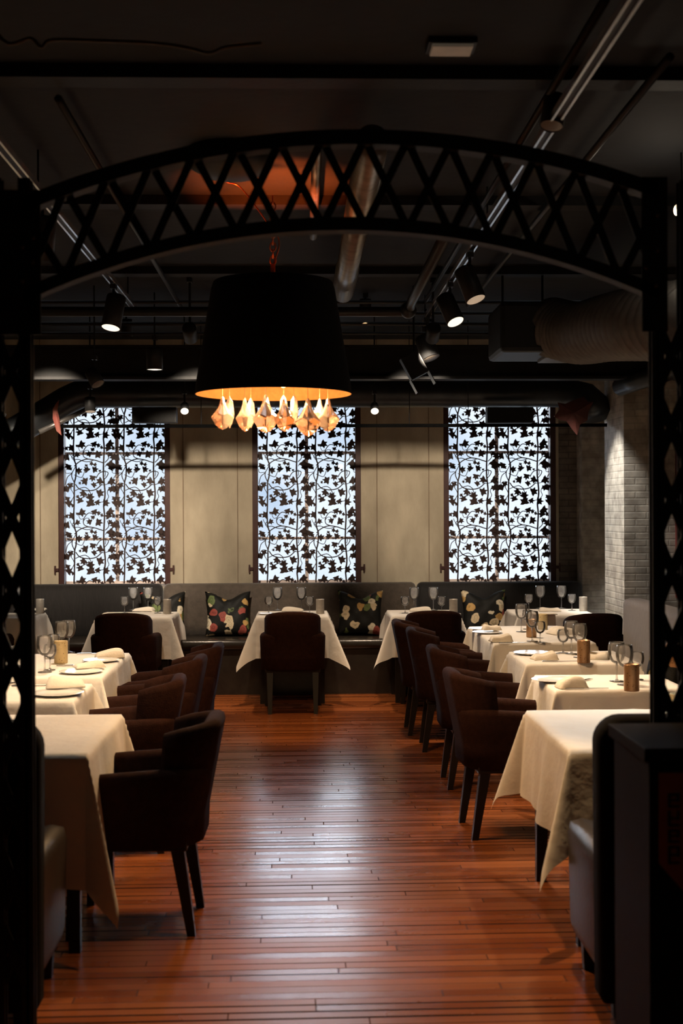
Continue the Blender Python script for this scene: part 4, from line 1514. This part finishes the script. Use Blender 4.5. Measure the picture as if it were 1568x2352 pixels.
# pale bar standing in for the highlight on the bent duct's lower edge
a_ = at(200, 940, 11.5); b_ = at(90, 992, 11.3)
pipe_thing('pale_tube', [a_, b_], .022, M['silver'], 'pale slanting pipe at the left end of the round duct', 'pipe')
a_ = at(12, 955, 10.8); b_ = at(-20, 938, 10.8)
pipe_thing('pale_tube', [a_, b_], .02, M['silver'], 'short pale pipe at the left edge behind the column', 'pipe')
# hanging bar
bz = at(700, 978, 11.35).z
xb0, xb1 = at(132, 978, 11.35).x, at(1393, 978, 11.35).x
hb = thing('hanging_bar', 'thin black bar hung level across all three windows', 'bar', ((xb0 + xb1) / 2, 11.35, bz))
bm = bmesh.new(); box(bm, xb0 - hb.location.x, xb1 - hb.location.x, -.014, .014, -.014, .014); link('bar', bm, M['matt'], hb)
for px in (462, 1075, 940):
    x = at(px, 978, 11.35).x - hb.location.x
    bm = bmesh.new(); tube(bm, [(x, 0, .01), (x, 0, CEIL - bz)], .004, 6); link('hanger_rod', bm, M['can'], hb)
# black boxes between duct and bar
for px0, px1, lab in ((302, 404, 'black box speaker hung in front of the left window'), (1120, 1226, 'black box speaker hung in front of the right window')):
    p0, p1 = at(px0, 975, 11.30), at(px1, 936, 11.30)
    sp_ = thing('box_speaker', lab, 'speaker', ((p0.x + p1.x) / 2, 11.42, p0.z + .006), group='black box speakers above the windows')
    hw_, hh_ = (p1.x - p0.x) / 2, p1.z - p0.z
    bm = bmesh.new(); box(bm, -hw_, hw_, -.1, .04, .01, hh_, .006); link('cabinet', bm, M['can'], sp_)
    bm = bmesh.new(); box(bm, -hw_ + .012, hw_ - .012, -.106, -.1, .02, hh_ - .01); link('grille', bm, M['iron'], sp_)
# hanging fabric leaves
def leaf_thing(px_pts, Y, m, lab, bend=.03):
    P = [at(x, y, Y) for x, y in px_pts]
    c = sum(P, Vector()) / len(P)
    bm = bmesh.new()
    f = [bm.verts.new((p.x - c.x, bend * math.sin(9 * (p.x - c.x)) - .008, p.z - c.z)) for p in P]
    b = [bm.verts.new((v.co.x, v.co.y + .008, v.co.z)) for v in f]
    nn = len(f)
    cf = bm.verts.new((0, -.035, 0)); cb = bm.verts.new((0, -.027, 0))
    for k in range(nn):
        j = (k + 1) % nn
        bm.faces.new((f[k], f[j], cf)); bm.faces.new((b[j], b[k], cb)); bm.faces.new((f[k], b[k], b[j], f[j]))
    return tag(link('hanging_leaf', bm, m, loc=c), lab, 'ornament', 'hanging fabric leaf ornaments')
leaf_thing([(1270, 958), (1283, 940), (1278, 925), (1296, 928), (1310, 922), (1340, 910), (1352, 922), (1364, 922), (1352, 945), (1350, 965), (1332, 975), (1325, 1000), (1312, 985), (1300, 968), (1285, 965)], 11.325, M['red'], 'rust-red leaf-shaped ornament hanging beside the right window')
leaf_thing([(136, 918), (131, 936), (136, 960), (141, 1000), (130, 990), (122, 962), (122, 940), (128, 928)], 11.325, M['pink'], 'faded rose leaf-shaped ornament hanging beside the left window')
# track rails and heads
TZ = 3.10
XTL, XTR = -1.19, .96
def rail(x, y0, y1, lab):
    t = thing('track_rail', lab, 'track', (x, (y0 + y1) / 2, TZ), group='ceiling lighting tracks')
    L = (y1 - y0) / 2
    bm = bmesh.new(); box(bm, -.022, -.012, -L, L, 0, .03); link('rail', bm, M['rail'], t)
    bm = bmesh.new(); box(bm, .012, .022, -L, L, 0, .03); link('rail', bm, M['rail'], t)
    bm = bmesh.new(); box(bm, -.012, .012, -L, L, .012, .03); link('channel', bm, M['can'], t)
    for k in range(3):
        y = -L + .3 + k * (2 * L - .6) / 2
        bm = bmesh.new(); tube(bm, [(0, y, .03), (0, y, CEIL - TZ)], .005, 8); link('hanger_rod', bm, M['can'], t)
    return t
rail(XTL, 2.6, 9.4, 'twin silver lighting track running along the left side of the ceiling')
rail(XTR, 3.0, 10.3, 'twin silver lighting track running along the right side of the ceiling')
def spot_head(mount, d, L, r, lens, label, energy=0.0, angle=55, color=WARM, drop=.1, size=.04, target=None):
    t = thing('track_spotlight', label, 'spotlight', mount, group='track spotlights')
    d = Vector(d).normalized()
    c = Vector((0, 0, -drop - L * .35))
    A = c - d * L * .5
    Bp = c + d * L * .5
    if target is not None:
        d = (Vector(target) - (Vector(mount) + c)).normalized()
        A, Bp = c - d * L * .5, c + d * L * .5
    bm = bmesh.new(); box(bm, -.018, .018, -.04, .04, -.03, 0); tube(bm, [(0, 0, -.02), (0, 0, -drop - L * .2)], .009, 8); link('stem', bm, M['can'], t)
    Mx = Matrix.Translation(A) @ aim(d)
    bm = bmesh.new(); lathe(bm, [(r * .6, -.004), (r * .97, 0), (r, .01), (r, L), (r * .93, L), (r * .9, L - .02)], 28, True, False, Mx); link('housing', bm, M['can'], t, True).data.shade_smooth()
    bm = bmesh.new(); lathe(bm, [(r * .94, L - .003), (r * .5, L + .001), (.002, L + .002)], 28, False, True, Mx); link('lens', bm, M[lens], t)
    if energy > 0:
        add_light('SPOT', 'spot_light', Bp + d * .01, color, energy, t, d, size, angle, .6)
    return t
def mnt(side, y):
    return (XTL if side == 'L' else XTR, y, TZ)
spot_head(mnt('R', 7.35), (.38, -.10, -.9), .20, .058, 'lens_dim', 'upper of the two black cylinder spotlights on the right track', P_FAR, 60, WARM, .11, target=(1.7, 6.65, .76))
spot_head(mnt('R', 8.33), (.35, -.55, -.75), .20, .058, 'lens', 'brightly lit black cylinder spotlight lower on the right track', P_FAR, 60, WARM, .10, target=(1.75, 7.3, .76))
spot_head(mnt('L', 8.40), (.12, -.10, -1), .22, .062, 'lens', 'black cylinder spotlight with lit face on the left track', P_FAR, 60, WARM, .10, target=(-1.5, 7.8, .76))
spot_head(mnt('R', 9.85), (.3, .2, -.9), .18, .07, 'lens_off', 'dark unlit spotlight at the far end of the right track', P_FAR, 60, WARM, .16, target=(1.65, 9.3, .76))
spot_head((1.95, 5.75, CEIL), (-.3, -.2, -.9), .18, .055, 'lens', 'black ceiling spotlight above the nearest right table', P_TABLE, 46, (.86, .95, 1.0), .08, target=(1.42, 5.32, .75))
spot_head((-1.95, 5.75, CEIL), (.3, -.2, -.9), .18, .055, 'lens', 'black ceiling spotlight above the nearest left table', P_TABLE * .36, 46, (.92, .92, .88), .08, target=(-1.25, 5.32, .75))
spot_head(mnt('L', 6.1), (-.2, .1, -.9), .20, .058, 'lens', 'black cylinder spotlight midway on the left track', P_FAR, 55, WARM, .11, target=(-1.5, 6.6, .76))
spot_head((.96, 4.9, CEIL), (-.3, -.2, -.9), .12, .045, 'lens_off', 'small black ceiling spotlight behind the arch aimed at the aisle floor', 170, 52, CANDLE, .11, target=(.32, 4.2, 0))
# hanging heads near the beam
def hang(px, py, Y, L, r, lens, d, lab, energy=0, target=None, angle=70, color=SOFT):
    p = at(px, py, Y)
    drop = .12
    t = spot_head((p.x, Y, min(p.z + drop + L * .35, CEIL)), d, L, r, lens, lab, energy, angle, color, drop, target=target)
    zt2 = CEIL - t.location.z
    if zt2 > .02:
        bm = bmesh.new(); tube(bm, [(0, 0, -.01), (0, 0, zt2)], .006, 8); link('hanger_rod', bm, M['can'], t)
    return t
hang(355, 825, 9.9, .16, .062, 'lens', (0, 0, -1), 'black pendant can with flat lit disc below the beam at the left', 14, color=WARM, angle=90)
hang(217, 868, 9.6, .12, .05, 'lens_off', (.45, -.3, -.8), 'small unlit tilted spotlight below the beam at the left')
hang(207, 930, 11.0, .12, .045, 'lens_dim', (.05, -.2, -1), 'small dark spotlight with pale cup in front of the left window')
hang(424, 938, 11.1, .09, .036, 'lens', (.1, -.75, -.5), 'small bright bulb spotlight between the left and middle windows', 2.5, target=(-.85, 9.4, 1.2), angle=120)
hang(860, 938, 11.1, .09, .036, 'lens', (-.1, -.75, -.5), 'small bright bulb spotlight between the middle and right windows', 2.5, target=(.60, 9.4, 1.2), angle=120)
# wall washers standing on the ceiling in front of the beam
for x, lab in ((-2.75, 'at the far left'), (-1.95, 'left of the left window'), (-.78, 'between the left and middle windows'), (.95, 'between the middle and right windows')):
    spot_head((x, 9.3, CEIL), (0, 1, -.4), .14, .05, 'lens_off', 'black ceiling spotlight washing the beige wall ' + lab, P_WALL * (.5 if x < -2.5 else 1), 42, SOFT, .34, target=(x - .02, 12.6, 1.30))
for x, k in ((-1.42, 'below the left window'), (-.08, 'at the centre'), (1.05, 'right of the middle window'), (2.16, 'at the far right')):
    spot_head((x, 10.75, CEIL), (0, .2, -1), .14, .05, 'lens_off', 'black ceiling spotlight over the banquette table ' + k, P_BACK, 44, (1.0, .76, .54), .1, target=(x, 11.28, .76))
spot_head((1.9, 10.75, CEIL), (.6, .6, -.9), .14, .05, 'lens_off', 'black ceiling spotlight aimed at the whitewashed brick pier', 300, 38, (1, .96, .90), .1, target=(2.72, 11.3, 1.5))
for x, k in ((-.62, 'left of'), (.50, 'right of')):
    spot_head((x, 9.95, CEIL), (0, .1, -1), .12, .045, 'lens_off', 'small black ceiling spotlight over the aisle %s the centre table' % k, 115, 50, CANDLE, .06, target=(x, 10.15, 0))
# barn-door head
p = at(950, 840, 9.6)
bd = thing('box_spotlight', 'dark square spotlight with open flaps hanging in front of the beam', 'spotlight', (p.x, 9.6, p.z))
Mx = Matrix.Rotation(R(-28), 4, 'Y')
bm = bmesh.new(); box(bm, -.07, .07, -.07, .07, -.09, .09, .006, Mx); link('housing', bm, M['can'], bd)
for s in (-1, 1):
    bm = bmesh.new(); box(bm, s * .075 - .003, s * .075 + .003, -.07, .07, -.19, -.085, 0, Mx); link('flap', bm, M['can'], bd)
bm = bmesh.new(); tube(bm, [(0, 0, .08), (0, 0, CEIL - p.z)], .008, 8); link('stem', bm, M['can'], bd)
# pipes
g = 'ceiling pipes and conduits'
pz = at(870, 716, 8.6)
e0 = at(940, 700, 8.6)
pipe_thing('sprinkler_pipe', [(XL, 8.6, pz.z), (e0.x - .05, 8.6, pz.z), (e0.x - .012, 8.58, pz.z), (e0.x, 8.53, pz.z + .02), (e0.x + .0, 8.4, pz.z + .04), (e0.x + .0, 6.3, pz.z + .05)], .032, M['pipe'], 'thick black pipe crossing the ceiling and turning with an elbow', group=g)
bm = bmesh.new(); bmesh.ops.create_uvsphere(bm, u_segments=16, v_segments=10, radius=.055)
tag(link('pipe_elbow', bm, M['pipe'], smooth=True, loc=(e0.x - .01, 8.57, pz.z + .005)), 'round elbow joint of the thick black ceiling pipe', 'pipe fitting')
for i, (py, r_, Y) in enumerate(((694, .014, 9.8), (720, .012, 9.9), (744, .016, 10.0), (766, .012, 10.1))):
    z = at(700, py, Y).z
    pipe_thing('conduit', [(XL, Y, z), (XR, Y, z)], r_, M['pipe'], 'thin dark conduit across the ceiling, %s of the four above the beam' % ('topmost', 'second', 'third', 'lowest')[i], 'conduit', 8, group=g)
for i, (px, y0, y1, py, lab) in enumerate(((1400, 4.5, 10.0, 300, 'far right'), (330, 5.0, 10.2, 560, 'left of the chandelier'), (1240, 4.0, 9.8, 250, 'right of the track'))):
    p0 = at_z(px, py, 3.22)
    pipe_thing('conduit', [(p0.x, y0, 3.22), (p0.x, y1, 3.22)], .016, M['pipe'], 'thin dark conduit running lengthwise under the ceiling, ' + lab, 'conduit', 8, group=g)
# bare metal ducts lit by the chandelier
p0 = at_z(812, 545, 3.12)
p1 = at_z(788, 690, 3.12)
bm = bmesh.new(); tube(bm, [(p0.x, 5.2, 3.12), (p0.x, 7.9, 3.12), (p0.x, 7.92, 3.12), (p0.x, 8.8, 3.12)], [.068, .068, .074, .072], 24)
tag(link('spiral_duct', bm, M['silver'], smooth=True), 'bare metal duct above the chandelier catching its orange light', 'duct')
p0 = at_z(718, 560, 3.2)
pipe_thing('copper_pipe', [(p0.x, 5.6, 3.2), (p0.x, 7.4, 3.2)], .022, M['silver'], 'slim bare metal pipe left of the round metal duct', group=g)
# sagging cable in the near ceiling
pts = [at(x, y, 4.15) for x, y in ((-20, 60), (20, 100), (70, 88), (95, 108), (120, 92), (240, 94), (360, 100), (430, 110), (480, 122), (520, 108), (600, 100))]
pipe_thing('sagging_cable', catmull(pts, 6), .006, M['cable'], 'tan cable sagging under the ceiling at the top left', 'cable', 8)
# pale fixture
p = at(1036, 119, 4.6)
fx = thing('ceiling_fixture', 'small pale rectangular ceiling fixture at the top right', 'light fixture', (p.x, 4.6, p.z))
bm = bmesh.new(); box(bm, -.085, .085, -.06, .06, .012, CEIL - p.z); link('housing', bm, M['can'], fx)
bm = bmesh.new(); box(bm, -.072, .072, -.05, .05, 0, .014, .003); link('diffuser', bm, M['fixture'], fx)
# air handler and flexible duct
q0, q1 = at(1150, 808, 8.6), at(1285, 692, 8.6)
ah = thing('air_handler', 'black box air handler under the ceiling at the right', 'air handler', ((q0.x + q1.x) / 2, 8.9, q0.z))
hw_ = (q1.x - q0.x) / 2
hh_ = q1.z - q0.z
bm = bmesh.new(); box(bm, -hw_, hw_, -.3, .3, 0, hh_, .03); link('cabinet', bm, M['can'], ah)
bm = bmesh.new(); box(bm, hw_ - .06, hw_ + .16, -.34, .2, -.02, .035, .006); link('drain_tray', bm, M['flex'], ah)
for sx in (-1, 1):
    bm = bmesh.new(); tube(bm, [(sx * hw_ * .7, 0, hh_ - .01), (sx * hw_ * .7, 0, CEIL - q0.z)], .008, 8); link('hanger_rod', bm, M['can'], ah)
path = catmull([at(1265, 752, 8.75), at(1330, 765, 8.4), at(1400, 752, 7.7), at(1480, 742, 6.9), at(1600, 735, 6.2)], 26)
rs = [.185 + .018 * math.sin(2 * PI * i / 4) for i in range(len(path))]
bm = bmesh.new(); tube(bm, path, rs, 28)
tag(link('flexible_duct', bm, M['flex'], smooth=True), 'ribbed grey flexible duct bending out of the air handler', 'duct')
pa_, pb_ = at(1425, 888, 10.6), at(1500, 862, 10.0)
pipe_thing('silver_pipe', [pa_, (pa_ + pb_) / 2, pb_ + Vector((.2, -.4, .05))], .075, M['duct'], 'shiny dark pipe bend above the brick pier', 'pipe', 20)
# glowing wall bulb at the right edge
p = at(1564, 482, 6.0)
sl = thing('bare_bulb', 'glowing bare bulb at the right edge above the column', 'lamp', (p.x, 6.0, p.z))
bm = bmesh.new(); bmesh.ops.create_uvsphere(bm, u_segments=16, v_segments=12, radius=.035); link('bulb', bm, M['bulb'], sl, True)
bm = bmesh.new(); tube(bm, [(0, 0, .025), (0, 0, .075)], .014, 12); link('lamp_socket', bm, M['can'], sl)
bm = bmesh.new(); tube(bm, [(0, 0, .07), (0, 0, CEIL - p.z)], .004, 6); link('cord', bm, M['can'], sl)
add_light('POINT', 'bulb_light', (-.06, 0, -.04), SOFT, 2.0, sl, size=.03)

# unseen pendant added behind the viewpoint to brighten the stand and pennant
ep = thing('added_pendant', 'unseen warm pendant lamp added behind the viewpoint as fill light', 'lamp', (.75, .9, 2.55))
bm = bmesh.new(); bmesh.ops.create_uvsphere(bm, u_segments=16, v_segments=12, radius=.05); link('bulb', bm, M['bulb'], ep, True)
bm = bmesh.new(); lathe(bm, [(.16, -.03), (.10, .07), (.03, .09)], 24); link('lamp_shade', bm, M['shade'], ep, True)
bm = bmesh.new(); tube(bm, [(0, 0, .08), (0, 0, CEIL - 2.55)], .004, 6); link('cord', bm, M['can'], ep)
add_light('POINT', 'added_fill_light', (0, 0, -.07), WARM, 2.2, ep, size=.05)
